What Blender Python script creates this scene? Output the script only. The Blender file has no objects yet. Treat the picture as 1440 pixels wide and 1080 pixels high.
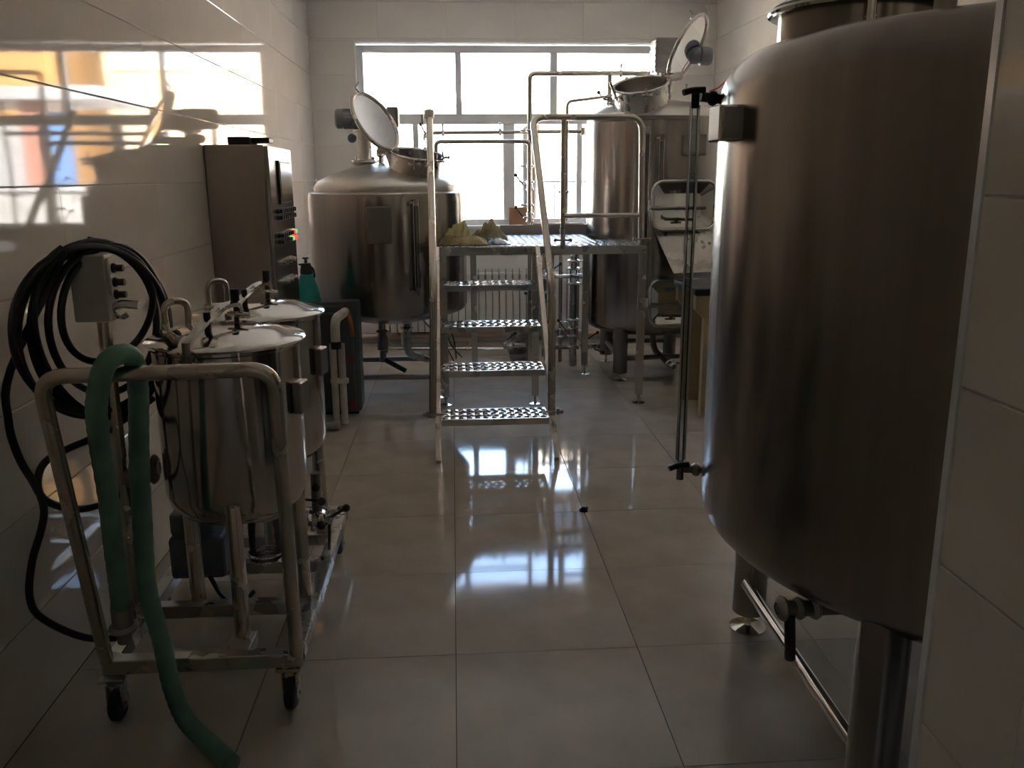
import bpy, bmesh, math, random
from mathutils import Vector, Matrix
random.seed(7)
PI = math.pi
C = bpy.context.scene.collection
SC = bpy.context.scene

# ------------------------------------------------------------ camera
def camera():
    pitch, yaw, roll, h = 0.2351332, 0.0654550, -0.0062895, 1.51973
    cy, sy, cp, sp = math.cos(yaw), math.sin(yaw), math.cos(pitch), math.sin(pitch)
    f = Vector((sy*cp, cy*cp, -sp)); rt = Vector((cy, -sy, 0)); up = rt.cross(f)
    c, s = math.cos(roll), math.sin(roll)
    r2 = c*rt + s*up; u2 = -s*rt + c*up
    m = Matrix((r2, u2, -f)).transposed().to_4x4()
    m.translation = Vector((0, 0, h))
    cd = bpy.data.cameras.new('camera'); cd.sensor_width = 36; cd.lens = 1216.826/1440*36
    cd.clip_start = 0.02; cd.clip_end = 300
    o = bpy.data.objects.new('camera', cd); C.objects.link(o); o.matrix_world = m
    SC.camera = o
camera()

# ------------------------------------------------------------ world, sun, exposure
SKY_STRENGTH = 0.42
w = bpy.data.worlds.new('world'); SC.world = w; w.use_nodes = True
nt = w.node_tree; nt.nodes.clear()
sky = nt.nodes.new('ShaderNodeTexSky'); sky.sky_type = 'NISHITA'; sky.sun_disc = False
sky.sun_elevation = math.radians(42); sky.sun_rotation = math.radians(200); sky.dust_density = 1.5; sky.air_density = 1.2
bg = nt.nodes.new('ShaderNodeBackground'); bg.inputs['Strength'].default_value = SKY_STRENGTH
wo = nt.nodes.new('ShaderNodeOutputWorld')
nt.links.new(sky.outputs[0], bg.inputs['Color']); nt.links.new(bg.outputs[0], wo.inputs['Surface'])
sl = bpy.data.lights.new('sun', 'SUN'); sl.energy = 16; sl.angle = math.radians(0.6); sl.color = (1, .93, .82)
so = bpy.data.objects.new('sun', sl); C.objects.link(so); so.rotation_euler = (math.radians(48), 0, math.radians(-20))
pl = bpy.data.lights.new('window_portal', 'AREA'); pl.shape = 'RECTANGLE'; pl.size = 2.66; pl.size_y = 1.56
pl.cycles.is_portal = True
po = bpy.data.objects.new('window_portal', pl); C.objects.link(po); po.location = (.515, 8.33, 1.885); po.rotation_euler = (math.radians(-90), 0, 0)
SC.view_settings.view_transform = 'Standard'; SC.view_settings.look = 'None'
SC.view_settings.gamma = 1; SC.view_settings.use_curve_mapping = False
SC.view_settings.exposure = 3.15

# ------------------------------------------------------------ materials
def principled(name, col, rough=.5, metal=0.0, **kw):
    m = bpy.data.materials.new(name); m.use_nodes = True
    b = m.node_tree.nodes['Principled BSDF']
    b.inputs['Base Color'].default_value = (*col, 1); b.inputs['Roughness'].default_value = rough
    b.inputs['Metallic'].default_value = metal
    for k, v in kw.items(): b.inputs[k].default_value = v
    return m
def nodes(m): return m.node_tree.nodes, m.node_tree.links, m.node_tree.nodes['Principled BSDF']
def noise_color(m, a, b, scale=6, detail=5, stretch=(1, 1, 1), lo=.35, hi=.65):
    n, l, p = nodes(m)
    tc = n.new('ShaderNodeTexCoord'); mp = n.new('ShaderNodeMapping'); mp.inputs['Scale'].default_value = stretch
    ns = n.new('ShaderNodeTexNoise'); ns.inputs['Scale'].default_value = scale; ns.inputs['Detail'].default_value = detail
    cr = n.new('ShaderNodeValToRGB'); cr.color_ramp.elements[0].position = lo; cr.color_ramp.elements[1].position = hi
    cr.color_ramp.elements[0].color = (*a, 1); cr.color_ramp.elements[1].color = (*b, 1)
    l.new(tc.outputs['Object'], mp.inputs[0]); l.new(mp.outputs[0], ns.inputs[0]); l.new(ns.outputs[0], cr.inputs[0])
    l.new(cr.outputs[0], p.inputs['Base Color']); return ns, mp
def noise_rough(m, lo, hi, scale=4, stretch=(1, 1, 1)):
    n, l, p = nodes(m)
    tc = n.new('ShaderNodeTexCoord'); mp = n.new('ShaderNodeMapping'); mp.inputs['Scale'].default_value = stretch
    ns = n.new('ShaderNodeTexNoise'); ns.inputs['Scale'].default_value = scale; ns.inputs['Detail'].default_value = 4
    mr = n.new('ShaderNodeMapRange'); mr.inputs[3].default_value = lo; mr.inputs[4].default_value = hi
    l.new(tc.outputs['Object'], mp.inputs[0]); l.new(mp.outputs[0], ns.inputs[0]); l.new(ns.outputs[0], mr.inputs[0])
    l.new(mr.outputs[0], p.inputs['Roughness'])
def bump(m, scale, strength, dist=.01, stretch=(1, 1, 1), detail=3):
    n, l, p = nodes(m)
    tc = n.new('ShaderNodeTexCoord'); mp = n.new('ShaderNodeMapping'); mp.inputs['Scale'].default_value = stretch
    ns = n.new('ShaderNodeTexNoise'); ns.inputs['Scale'].default_value = scale; ns.inputs['Detail'].default_value = detail
    b = n.new('ShaderNodeBump'); b.inputs['Strength'].default_value = strength; b.inputs['Distance'].default_value = dist
    l.new(tc.outputs['Object'], mp.inputs[0]); l.new(mp.outputs[0], ns.inputs[0]); l.new(ns.outputs[0], b.inputs['Height'])
    l.new(b.outputs[0], p.inputs['Normal'])
def brushed(name, col, rough, aniso=.7):
    """vertical-tank stainless: polish lines run round the shell"""
    m = principled(name, col, rough, 1.0, Anisotropic=aniso)
    n, l, p = nodes(m)
    t = n.new('ShaderNodeTangent'); t.direction_type = 'RADIAL'; t.axis = 'Z'
    l.new(t.outputs[0], p.inputs['Tangent']); p.inputs['Anisotropic Rotation'].default_value = .25
    noise_color(m, tuple(c*.80 for c in col), tuple(min(1, c*1.10) for c in col), 7, 6, (1, 1, .06))
    noise_rough(m, rough*.85, rough*1.2, 3, (1.5, 1.5, .4))
    return m
M = {}
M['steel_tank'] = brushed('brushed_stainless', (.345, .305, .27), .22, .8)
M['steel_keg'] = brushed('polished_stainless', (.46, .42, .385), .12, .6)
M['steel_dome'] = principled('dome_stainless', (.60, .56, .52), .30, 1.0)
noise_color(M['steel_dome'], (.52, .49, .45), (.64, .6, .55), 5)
M['steel'] = principled('satin_stainless', (.52, .49, .45), .27, 1.0)
noise_rough(M['steel'], .2, .36, 8)
M['steel_polish'] = principled('mirror_stainless', (.66, .64, .61), .09, 1.0)
noise_rough(M['steel_polish'], .06, .13, 12)
M['steel_tube'] = principled('tube_stainless', (.55, .50, .44), .25, 1.0)
noise_rough(M['steel_tube'], .2, .32, 10)
M['steel_dark'] = principled('dull_stainless', (.30, .27, .25), .38, 1.0)
noise_rough(M['steel_dark'], .3, .48, 9)
M['deck'] = principled('deck_plate_stainless', (.62, .62, .63), .16, 1.0)
noise_rough(M['deck'], .1, .24, 14)
M['cab'] = principled('cabinet_stainless', (.42, .36, .32), .34, 1.0)
noise_color(M['cab'], (.36, .31, .28), (.46, .4, .36), 2, 5, (1, 1, .3))
M['cab_door'] = principled('cabinet_door_stainless', (.45, .43, .41), .22, 1.0)
M['tile_wall'] = principled('glazed_wall_tile', (.74, .67, .58), .045, 0, **{'Specular IOR Level': .36})
noise_color(M['tile_wall'], (.71, .64, .55), (.77, .70, .61), 2.2, 6)
bump(M['tile_wall'], 3.0, .012, .02)
M['tile_far'] = principled('pale_wall_tile', (.80, .76, .71), .09)
noise_color(M['tile_far'], (.77, .73, .68), (.83, .79, .74), 2.2, 6)
M['grout'] = principled('grout', (.66, .62, .56), .7); noise_color(M['grout'], (.62, .58, .52), (.70, .66, .60), 30)
M['tile_floor'] = principled('polished_floor_tile', (.52, .46, .38), .05, 0, **{'Specular IOR Level': .36})
noise_color(M['tile_floor'], (.48, .415, .335), (.56, .485, .395), 5, 8)
noise_rough(M['tile_floor'], .035, .09, 3)
M['grout_dark'] = principled('floor_joint', (.05, .04, .035), .8); noise_color(M['grout_dark'], (.04, .032, .028), (.07, .055, .045), 30)
M['plaster'] = principled('plaster', (.82, .80, .76), .8); noise_color(M['plaster'], (.79, .77, .73), (.85, .83, .79), 6)
M['upvc'] = principled('white_window_plastic', (.80, .80, .82), .35); noise_color(M['upvc'], (.77, .77, .8), (.83, .83, .84), 8)
M['reveal'] = principled('white_reveal', (.85, .84, .82), .4); noise_color(M['reveal'], (.8, .79, .77), (.88, .87, .85), 8)
M['black'] = principled('black_plastic', (.018, .017, .02), .4); noise_rough(M['black'], .32, .5, 12)
M['rubber'] = principled('black_rubber_hose', (.012, .011, .013), .38); noise_rough(M['rubber'], .3, .5, 12)
M['green_hose'] = principled('green_hose', (.13, .27, .19), .5); noise_color(M['green_hose'], (.11, .235, .165), (.155, .31, .22), 14); bump(M['green_hose'], 60, .4, .002)
M['teal'] = principled('teal_plastic', (.01, .30, .27), .35); noise_color(M['teal'], (.008, .27, .24), (.015, .34, .30), 8)
M['grey_plastic'] = principled('grey_enclosure', (.52, .48, .42), .45); noise_color(M['grey_plastic'], (.49, .45, .395), (.55, .51, .45), 9)
M['chiller'] = principled('grey_green_sheet', (.10, .115, .115), .35); noise_color(M['chiller'], (.085, .10, .10), (.12, .135, .13), 6)
M['pvc'] = principled('white_pvc', (.62, .57, .50), .4); noise_color(M['pvc'], (.56, .51, .44), (.68, .63, .56), 12)
M['red'] = principled('red_plastic', (.45, .03, .025), .4); noise_rough(M['red'], .35, .5, 10)
M['orange'] = principled('orange_plastic', (.42, .13, .02), .5); noise_rough(M['orange'], .4, .6, 10)
M['cloth'] = principled('brown_filter_cloth', (.42, .34, .2), .9); noise_color(M['cloth'], (.24, .165, .10), (.56, .49, .28), 9, 6)
M['cloth_y'] = principled('yellow_filter_cloth', (.62, .56, .30), .9); noise_color(M['cloth_y'], (.54, .46, .22), (.70, .64, .36), 10, 6)
M['plastic_film'] = principled('blue_white_film', (.45, .58, .72), .2); noise_color(M['plastic_film'], (.12, .25, .48), (.8, .85, .9), 22, 4, lo=.4, hi=.6)
M['card'] = principled('cardboard', (.42, .22, .12), .85); noise_color(M['card'], (.38, .195, .105), (.46, .25, .14), 6)
M['beige'] = principled('beige_paint', (.46, .34, .19), .5); noise_color(M['beige'], (.42, .31, .17), (.49, .37, .21), 5)
M['radiator'] = principled('cream_radiator', (.66, .62, .56), .4); noise_color(M['radiator'], (.62, .58, .52), (.7, .66, .6), 6)
M['motor'] = principled('grey_motor_paint', (.16, .17, .19), .45); noise_color(M['motor'], (.13, .14, .16), (.2, .21, .23), 10)
M['caster'] = principled('caster_wheel', (.03, .03, .032), .5); noise_rough(M['caster'], .4, .6, 20)
def lit(name, col, e):
    m = principled(name, col, .3); b = m.node_tree.nodes['Principled BSDF']
    b.inputs['Emission Color'].default_value = (*col, 1); b.inputs['Emission Strength'].default_value = e; return m
M['lamp_green'] = lit('lit_green', (.02, .6, .16), .16); M['lamp_red'] = lit('lit_red', (.95, .05, .05), .2)
def glass_mat(name, col=(1, 1, 1), refl=1.0):
    m = bpy.data.materials.new(name); m.use_nodes = True; n = m.node_tree.nodes; l = m.node_tree.links; n.clear()
    o = n.new('ShaderNodeOutputMaterial'); mx = n.new('ShaderNodeMixShader'); t = n.new('ShaderNodeBsdfTransparent'); g = n.new('ShaderNodeBsdfGlossy')
    f = n.new('ShaderNodeFresnel'); f.inputs[0].default_value = 1.5; t.inputs[0].default_value = (*col, 1); g.inputs['Roughness'].default_value = .02
    mm = n.new('ShaderNodeMath'); mm.operation = 'MULTIPLY'; mm.inputs[1].default_value = refl
    l.new(f.outputs[0], mm.inputs[0]); l.new(mm.outputs[0], mx.inputs[0]); l.new(t.outputs[0], mx.inputs[1]); l.new(g.outputs[0], mx.inputs[2]); l.new(mx.outputs[0], o.inputs[0])
    return m
M['glass'] = glass_mat('clear_glass'); M['lid_glass'] = glass_mat('sight_glass', (.48, .53, .55), 1.8); M['tube_glass'] = glass_mat('tube_glass', (.85, .87, .88), 1.6)

# ------------------------------------------------------------ mesh helpers
def BM(): return bmesh.new()
def obj(name, bm, mat, parent=None, smooth=False, label=None, auto=None):
    """link one mesh; geometry is given in world coordinates and stored relative to the thing's base"""
    me = bpy.data.meshes.new(name)
    if parent is not None:
        org = Vector(); p = parent
        while p is not None: org += p.location; p = p.parent
        bmesh.ops.translate(bm, verts=bm.verts, vec=-org)
    bm.normal_update()
    if smooth:
        for f in bm.faces: f.smooth = True
        for e in bm.edges:
            if len(e.link_faces) == 2 and e.calc_face_angle(0) > math.radians(38): e.smooth = False
    bm.to_mesh(me); bm.free()
    me.materials.append(mat)
    o = bpy.data.objects.new(name, me); C.objects.link(o)
    if parent is not None: o.parent = parent
    if label: o['label'] = label
    return o
def thing(name, label, cat, loc=(0, 0, 0), group=None):
    o = bpy.data.objects.new(name, None); C.objects.link(o); o.location = loc; o.empty_display_size = .1
    o['label'] = label; o['category'] = cat
    if group: o['group'] = group
    return o
def tag(o, label, cat, group=None):
    o['label'] = label; o['category'] = cat
    if group: o['group'] = group
    return o
def recentre(o):
    """move a single mesh thing's origin to its base centre"""
    vs = [v.co for v in o.data.vertices]
    c = Vector(((min(v.x for v in vs)+max(v.x for v in vs))/2, (min(v.y for v in vs)+max(v.y for v in vs))/2, min(v.z for v in vs)))
    o.data.transform(Matrix.Translation(-c)); o.location = c; return o
def box(bm, x0, x1, y0, y1, z0, z1, bev=0.0, mat=None):
    b2 = bmesh.new(); bmesh.ops.create_cube(b2, size=1)
    bmesh.ops.scale(b2, vec=(x1-x0, y1-y0, z1-z0), verts=b2.verts)
    if bev: bmesh.ops.bevel(b2, geom=b2.edges[:], offset=bev, segments=2 if bev > .004 else 1, affect='EDGES', profile=.5)
    T = Matrix.Translation(((x0+x1)/2, (y0+y1)/2, (z0+z1)/2))
    if mat is not None: T = mat @ T
    b2.transform(T); merge(bm, b2); return bm
def merge(bm, b2):
    me = bpy.data.meshes.new('tmp'); b2.to_mesh(me); b2.free(); bm.from_mesh(me); bpy.data.meshes.remove(me)
def frame_z(n, up=Vector((0, 0, 1))):
    n = Vector(n).normalized(); a = up if abs(n.dot(up)) < .99 else Vector((1, 0, 0))
    x = a.cross(n).normalized(); y = n.cross(x)
    return Matrix((x, y, n)).transposed().to_4x4()
def lathe(bm, prof, c=(0, 0, 0), n=(0, 0, 1), segs=32, close=False):
    T = Matrix.Translation(c) @ frame_z(n); rings = []
    for r, z in prof:
        if r < 1e-5: rings.append([bm.verts.new(T @ Vector((0, 0, z)))])
        else: rings.append([bm.verts.new(T @ Vector((r*math.cos(2*PI*i/segs), r*math.sin(2*PI*i/segs), z))) for i in range(segs)])
    if close: rings.append(rings[0])
    for a, b in zip(rings, rings[1:]):
        for i in range(segs):
            j = (i+1) % segs
            if len(a) == 1 and len(b) == 1: continue
            if len(a) == 1: f = [a[0], b[j], b[i]]
            elif len(b) == 1: f = [a[i], a[j], b[0]]
            else: f = [a[i], a[j], b[j], b[i]]
            try: bm.faces.new(f)
            except ValueError: pass
    return bm
def cyl(bm, a, b, r, segs=16, r2=None, bev=0):
    a, b = Vector(a), Vector(b); L = (b-a).length; r2 = r if r2 is None else r2
    p = [(0, 0), (r-bev, 0), (r, bev), (r2, L-bev), (r2-bev, L), (0, L)] if bev else [(0, 0), (r, 0), (r2, L), (0, L)]
    return lathe(bm, p, a, b-a, segs)
def fillet(pts, rad, n=6):
    pts = [Vector(p) for p in pts]; out = [pts[0]]
    for i in range(1, len(pts)-1):
        p0, p, p1 = pts[i-1], pts[i], pts[i+1]; u = (p0-p); v = (p1-p)
        r = rad[i-1] if isinstance(rad, (list, tuple)) else rad
        d = min(r, u.length*.48, v.length*.48)
        a = p+u.normalized()*d; b = p+v.normalized()*d
        for k in range(n+1):
            t = k/n; out.append(a*(1-t)**2 + p*2*t*(1-t) + b*t*t)
    out.append(pts[-1]); return out
def smooth_path(pts, n=8):
    P = [Vector(p) for p in pts]; P = [P[0]*2-P[1]] + P + [P[-1]*2-P[-2]]; out = []
    for i in range(1, len(P)-2):
        a, b, c, d = P[i-1:i+3]
        for k in range(n):
            t = k/n
            out.append(.5*((2*b)+(c-a)*t+(2*a-5*b+4*c-d)*t*t+(3*b-a-3*c+d)*t**3))
    out.append(P[-2]); return out
def tube(bm, pts, r, segs=12, closed=False, square=None, ribs=0):
    """sweep; square=(w,h) gives a rectangular section"""
    pts = [Vector(p) for p in pts]; n = len(pts); rings = []; prev = None
    for i, p in enumerate(pts):
        if closed: t = pts[(i+1) % n]-pts[i-1]
        else: t = (pts[min(i+1, n-1)]-pts[max(i-1, 0)])
        t.normalize()
        if prev is None:
            a = Vector((0, 0, 1)) if abs(t.z) < .9 else Vector((0, 1, 0)); x = a.cross(t).normalized()
        else: x = (prev-t*prev.dot(t)).normalized()
        prev = x; y = t.cross(x)
        if square:
            sw, sh = square[0]/2, square[1]/2; off = [(sw, sh), (-sw, sh), (-sw, -sh), (sw, -sh)]
        else:
            rr = r*(1.06 if ribs and i % ribs == 0 else 1); off = [(rr*math.cos(2*PI*k/segs), rr*math.sin(2*PI*k/segs)) for k in range(segs)]
        rings.append([bm.verts.new(p+x*u+y*v) for u, v in off])
    m = len(rings[0])
    for i in range(n if closed else n-1):
        a, b = rings[i], rings[(i+1) % n]
        for k in range(m): bm.faces.new([a[k], a[(k+1) % m], b[(k+1) % m], b[k]])
    if not closed: bm.faces.new(rings[0][::-1]); bm.faces.new(rings[-1])
    return bm
def ring_path(c, n, r, k=32, ry=None):
    T = Matrix.Translation(c) @ frame_z(n); ry = ry or r
    return [T @ Vector((r*math.cos(2*PI*i/k), ry*math.sin(2*PI*i/k), 0)) for i in range(k)]
def rrect_path(c, nrm, w, h, rad, k=6):
    T = Matrix.Translation(c) @ frame_z(nrm); out = []
    for sx, sy, a0 in ((1, 1, 0), (-1, 1, 90), (-1, -1, 180), (1, -1, 270)):
        for i in range(k+1):
            a = math.radians(a0+90*i/k); out.append(T @ Vector((sx*(w/2-rad)+rad*math.cos(a), sy*(h/2-rad)+rad*math.sin(a), 0)))
    return out
def sphere(bm, c, r, seg=12):
    p = [(r*math.sin(PI*i/8), -r*math.cos(PI*i/8)) for i in range(9)]; p[0] = (0, -r); p[-1] = (0, r)
    return lathe(bm, p, c, (0, 0, 1), seg)
def poly_prism(bm, pts, d):
    """polygon pts (3-D, planar) extruded by vector d"""
    a = [bm.verts.new(Vector(p)) for p in pts]; b = [bm.verts.new(Vector(p)+Vector(d)) for p in pts]; n = len(a)
    bm.faces.new(a[::-1]); bm.faces.new(b)
    for i in range(n): bm.faces.new([a[i], a[(i+1) % n], b[(i+1) % n], b[i]])
    bmesh.ops.recalc_face_normals(bm, faces=bm.faces); return bm

# ------------------------------------------------------------ tiles
tile_cache = {}
def tile_mesh(w, h, t, cham, mat):
    cu = min(cham, .0004)
    k = (round(w, 3), round(h, 3), mat.name)
    if k in tile_cache: return tile_cache[k]
    c = cham; v = []
    for z, i in ((-t, 0), (-c, 0), (0, c)):
        u_ = min(i, cu); v += [(-w/2+u_, -h/2+i, z), (w/2-u_, -h/2+i, z), (w/2-u_, h/2-i, z), (-w/2+u_, h/2-i, z)]
    f = [(8, 9, 10, 11)]
    for s in (0, 4):
        for i in range(4):
            j = (i+1) % 4; f.append((s+i, s+j, s+4+j, s+4+i))
    me = bpy.data.meshes.new('tile'); me.from_pydata(v, [], f); me.materials.append(mat); me.update(); tile_cache[k] = me; return me
def tiles(parent, origin, u, v, n, us, vs, mat, ju, jv, holes=(), tilt=.0, t=.008, cham=.0012):
    """rectangular tiles on plane origin+u*a+v*b, outer faces on the plane; us, vs: joint positions"""
    u, v, n = Vector(u), Vector(v), Vector(n); R = Matrix((u, v, n)).transposed().to_4x4()
    for a0, a1 in zip(us, us[1:]):
        for b0, b1 in zip(vs, vs[1:]):
            pcs = [(a0, a1, b0, b1)]
            for h in holes:
                new = []
                for (p0, p1, q0, q1) in pcs:
                    if p1 <= h[0] or p0 >= h[1] or q1 <= h[2] or q0 >= h[3]: new.append((p0, p1, q0, q1)); continue
                    if q0 < h[2]: new.append((p0, p1, q0, h[2]))
                    if q1 > h[3]: new.append((p0, p1, h[3], q1))
                    m0, m1 = max(q0, h[2]), min(q1, h[3])
                    if p0 < h[0]: new.append((p0, h[0], m0, m1))
                    if p1 > h[1]: new.append((h[1], p1, m0, m1))
                pcs = new
            for (p0, p1, q0, q1) in pcs:
                if p1-p0 < .02 or q1-q0 < .02: continue
                me = tile_mesh(p1-p0-ju, q1-q0-jv, t, cham, mat)
                o = bpy.data.objects.new('tile', me); C.objects.link(o); o.parent = parent
                T = Matrix.Translation(Vector(origin)+u*(p0+p1)/2+v*(q0+q1)/2) @ R
                if tilt: T = T @ Matrix.Rotation(random.gauss(0, tilt), 4, 'X') @ Matrix.Rotation(random.gauss(0, tilt), 4, 'Y')
                o.matrix_basis = T
def struct(name, bm, mat):
    o = obj(name, bm, mat); o['kind'] = 'structure'; return o
def rng(a, b, s):
    out = []; x = a
    while x < b-1e-4: out.append(round(x, 5)); x += s
    out.append(b); return out

XL, XR, YF, YB, ZC = -1.222, 2.378, 8.10, -1.65, 3.12
XP, YP = .80, 1.31                                   # free corner of the near right wall
WX0, WX1, WZ0, WZ1 = -.83, 1.865, 1.085, 2.68        # window opening
floor = struct('floor', box(BM(), XL-.2, XR+.2, YB-.2, YF+.35, -.2, -.006), M['grout_dark'])
ys = [YB]+[round(2.556-.6*6+.6*k, 4) for k in range(0, 16) if YB < 2.556-.6*6+.6*k < YF]+[YF]
tiles(floor, (0, 0, 0), (1, 0, 0), (0, 1, 0), (0, 0, 1), [XL+.6*i for i in range(7)], ys, M['tile_floor'], .0022, .0022, tilt=.0006, cham=.0006)
ceiling = struct('ceiling', box(BM(), XL-.2, XR+.2, YB-.2, YF+.35, ZC, ZC+.15), M['plaster'])
zs = rng(0, ZC, .3)
wl = struct('wall_left', box(BM(), XL-.2, XL-.005, YB-.2, YF+.35, 0, ZC), M['grout'])
tiles(wl, (XL, 0, 0), (0, 1, 0), (0, 0, 1), (1, 0, 0), rng(YB, YF, .9), zs, M['tile_wall'], .0003, .0030, tilt=.0005, cham=.0018)
wr = struct('wall_right', box(BM(), XR+.005, XR+.2, YP, YF+.35, 0, ZC), M['grout'])
tiles(wr, (XR, 0, 0), (0, -1, 0), (0, 0, 1), (-1, 0, 0), [-y for y in rng(YP, YF, .9)][::-1], zs, M['tile_wall'], .0008, .0024, tilt=.0012)
fb = BM()
box(fb, XL, WX0, YF+.005, YF+.25, 0, ZC); box(fb, WX1, XR, YF+.005, YF+.25, 0, ZC); box(fb, WX0, WX1, YF+.005, YF+.25, 0, WZ0-.03); box(fb, WX0, WX1, YF+.005, YF+.25, WZ1, ZC)
wf = struct('wall_back', fb, M['grout'])
tiles(wf, (0, YF, 0), (1, 0, 0), (0, 0, 1), (0, -1, 0), [XL+.6*i for i in range(7)], zs, M['tile_far'], .0010, .0020, holes=[(WX0, WX1, WZ0, WZ1)], tilt=.0006)
# near right wall beside the photographer: its side face (X = XP) and end face (Y = YP)
wp = struct('wall_front', box(BM(), XP+.005, XR+.2, YB-.2, YP-.005, 0, ZC), M['grout'])
zn = [0, .29, .585, .885, 1.19, 1.487, 1.79, 2.09, 2.39, 2.69, 2.99, ZC]
tiles(wp, (XP, 0, 0), (0, -1, 0), (0, 0, 1), (-1, 0, 0), [-y for y in rng(YB, YP-.024, .9)][::-1], zn, M['tile_wall'], .0003, .0030, tilt=.0010, cham=.0018)
tiles(wp, (0, YP, 0), (-1, 0, 0), (0, 0, 1), (0, 1, 0), [-x for x in rng(XP+.014, XR, .6)][::-1], zn, M['tile_wall'], .0008, .0024)
tb = box(BM(), XP-.002, XP+.014, YP-.024, YP+.002, 0, ZC, .004)
tr = struct('trim_1', tb, principled('corner_trim', (.80, .79, .78), .25, .2))
be = struct('wall_entry', box(BM(), XL, XP, YB-.2, YB, 0, ZC), M['plaster'])

# ------------------------------------------------------------ window
wi = BM()
YW = YF+.13
def bar(bm, x0, x1, z0, z1, y0=YW-.03, y1=YW+.03): box(bm, x0, x1, y0, y1, z0, z1, .004)
win = bpy.data.objects.new('window_1', None); C.objects.link(win); win.location = (.515, YW, WZ0); win['kind'] = 'structure'
b = BM(); bar(b, WX0+.005, WX0+.06, WZ0, WZ1-.02); bar(b, WX1-.06, WX1-.005, WZ0, WZ1-.02); bar(b, WX0+.06, WX1-.06, WZ1-.085, WZ1-.02)
bar(b, WX0+.06, WX1-.06, WZ0, WZ0+.05); bar(b, WX0+.06, WX1-.06, 1.985, 2.075)
obj('window_frame', b, M['upvc'], win)
for x0, x1 in ((.045, .10), (.90, .965)): b = BM(); bar(b, x0, x1, 2.075, WZ1-.085); obj('mullion', b, M['upvc'], win)
for x0, x1 in ((.47, .575), (1.15, 1.20)): b = BM(); bar(b, x0, x1, WZ0+.05, 1.985); obj('mullion', b, M['upvc'], win)
b = BM(); bar(b, -.35, -.30, WZ0+.05, 1.985); obj('mullion', b, M['upvc'], win)
for x0, x1 in ((WX0+.06, .045), (.10, .90), (.965, WX1-.06)): obj('pane', box(BM(), x0, x1, YW-.004, YW+.004, 2.075, WZ1-.085), M['glass'], win)
for x0, x1 in ((WX0+.06, -.35), (-.30, .47), (.575, 1.15), (1.20, WX1-.06)): obj('pane', box(BM(), x0, x1, YW-.004, YW+.004, WZ0+.05, 1.985), M['glass'], win)
b = BM(); box(b, WX0-.001, WX0+.004, YF-.002, YF+.25, WZ0, WZ1); box(b, WX1-.004, WX1+.001, YF-.002, YF+.25, WZ0, WZ1); box(b, WX0, WX1, YF-.002, YF+.25, WZ1-.012, WZ1+.001)
obj('reveal', b, M['reveal'], win)
obj('window_sill', box(BM(), WX0, WX1, YF-.05, YF+.25, WZ0-.03, WZ0, .004), M['reveal'], win)

# ------------------------------------------------------------ outside
g = struct('ground', box(BM(), -40, 50, YF+.35, 90, -.5, -.3), principled('street_concrete', (.55, .53, .50), .9)); noise_color(g.data.materials[0], (.52, .50, .47), (.58, .56, .53), 1.5)
def building(name, label, x0, x1, y, h, col, wins, wcol=(.10, .13, .16), d=8, ledge=None):
    t = thing(name, label, 'building', ((x0+x1)/2, y, -.3))
    m = principled(name+'_paint', col, .85); noise_color(m, tuple(c*.93 for c in col), tuple(min(1, c*1.05) for c in col), 1.2)
    obj('wall', box(BM(), x0, x1, y, y+d, -.3, h), m, t)
    gm = principled(name+'_glass', wcol, .1); noise_rough(gm, .05, .15, 2)
    fm = principled(name+'_frame', (.7, .7, .68), .5); noise_rough(fm, .4, .6, 3)
    obj('roof', box(BM(), x0-.3, x1+.3, y-.3, y+d, h, h+.25, .02), fm, t)
    for (a, b_, c, e) in wins:
        f = obj('window', box(BM(), a-.08, b_+.08, y-.08, y+.02, c-.08, e+.08), fm, t)
        obj('pane', box(BM(), a, b_, y-.1, y-.07, c, e), gm, f)
    return t
building('apartment_building', 'sunlit yellow-orange building with windows, mirrored in the left wall tiles', 6.6, 20, 22, 7.5, (.24, .125, .035),
         [(x, x+1.1, z, z+1.4) for x in (8.2, 11, 14, 17) for z in (1.0, 4.6)])
building('terrace_building', 'pale cream building with two rows of windows across the street', 2.4, 6.0, 23, 6.2, (.27, .20, .125),
         [(x, x+.7, z, z+1.2) for x in (2.9, 3.9, 4.9) for z in (.9, 4.2)])
b1 = building('shop_building', 'low white shop building left of the cream building outside', -9, 1.9, 24, 3.4, (.30, .29, .27),
         [(x, x+1.4, .8, 2.2) for x in (-8, -5, -2)])
t = thing('street_kiosk', 'small kiosk with pink posts and a blue side panel outside the window', 'kiosk', (5.2, 15, -.3))
kp = principled('pink_post', (.20, .085, .06), .7); noise_rough(kp, .6, .8, 4)
for x in (4.2, 5.3, 6.6): obj('post', box(BM(), x, x+.28, 15, 15.3, -.3, 2.75, .02), kp, t)
kb = principled('blue_panel', (.04, .10, .22), .5); noise_rough(kb, .4, .6, 4)
obj('blue_panel', box(BM(), 3.75, 4.15, 15.05, 15.15, 1.1, 2.6), kb, t)
kw = principled('white_panel', (.2, .2, .205), .5); noise_rough(kw, .4, .6, 4)
for x in (4.5, 5.6): obj('white_panel', box(BM(), x, x+.95, 15.08, 15.16, -.3, 2.5), kw, t)
obj('roof', box(BM(), 3.1, 7.1, 14.8, 17, 2.75, 2.95, .02), kw, t)
t = thing('boundary_wall', 'low pale grey wall with coping across the yard outside', 'wall', (5.5, 13, -.3))
gw = principled('grey_render', (.27, .26, .25), .8); noise_color(gw, (.15, .145, .14), (.24, .235, .23), 3)
obj('wall', box(BM(), 2.2, 9.5, 13, 13.2, -.3, 1.35), gw, t)
obj('coping', box(BM(), 2.15, 9.55, 12.95, 13.25, 1.35, 1.43, .01), kw, t)
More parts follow.
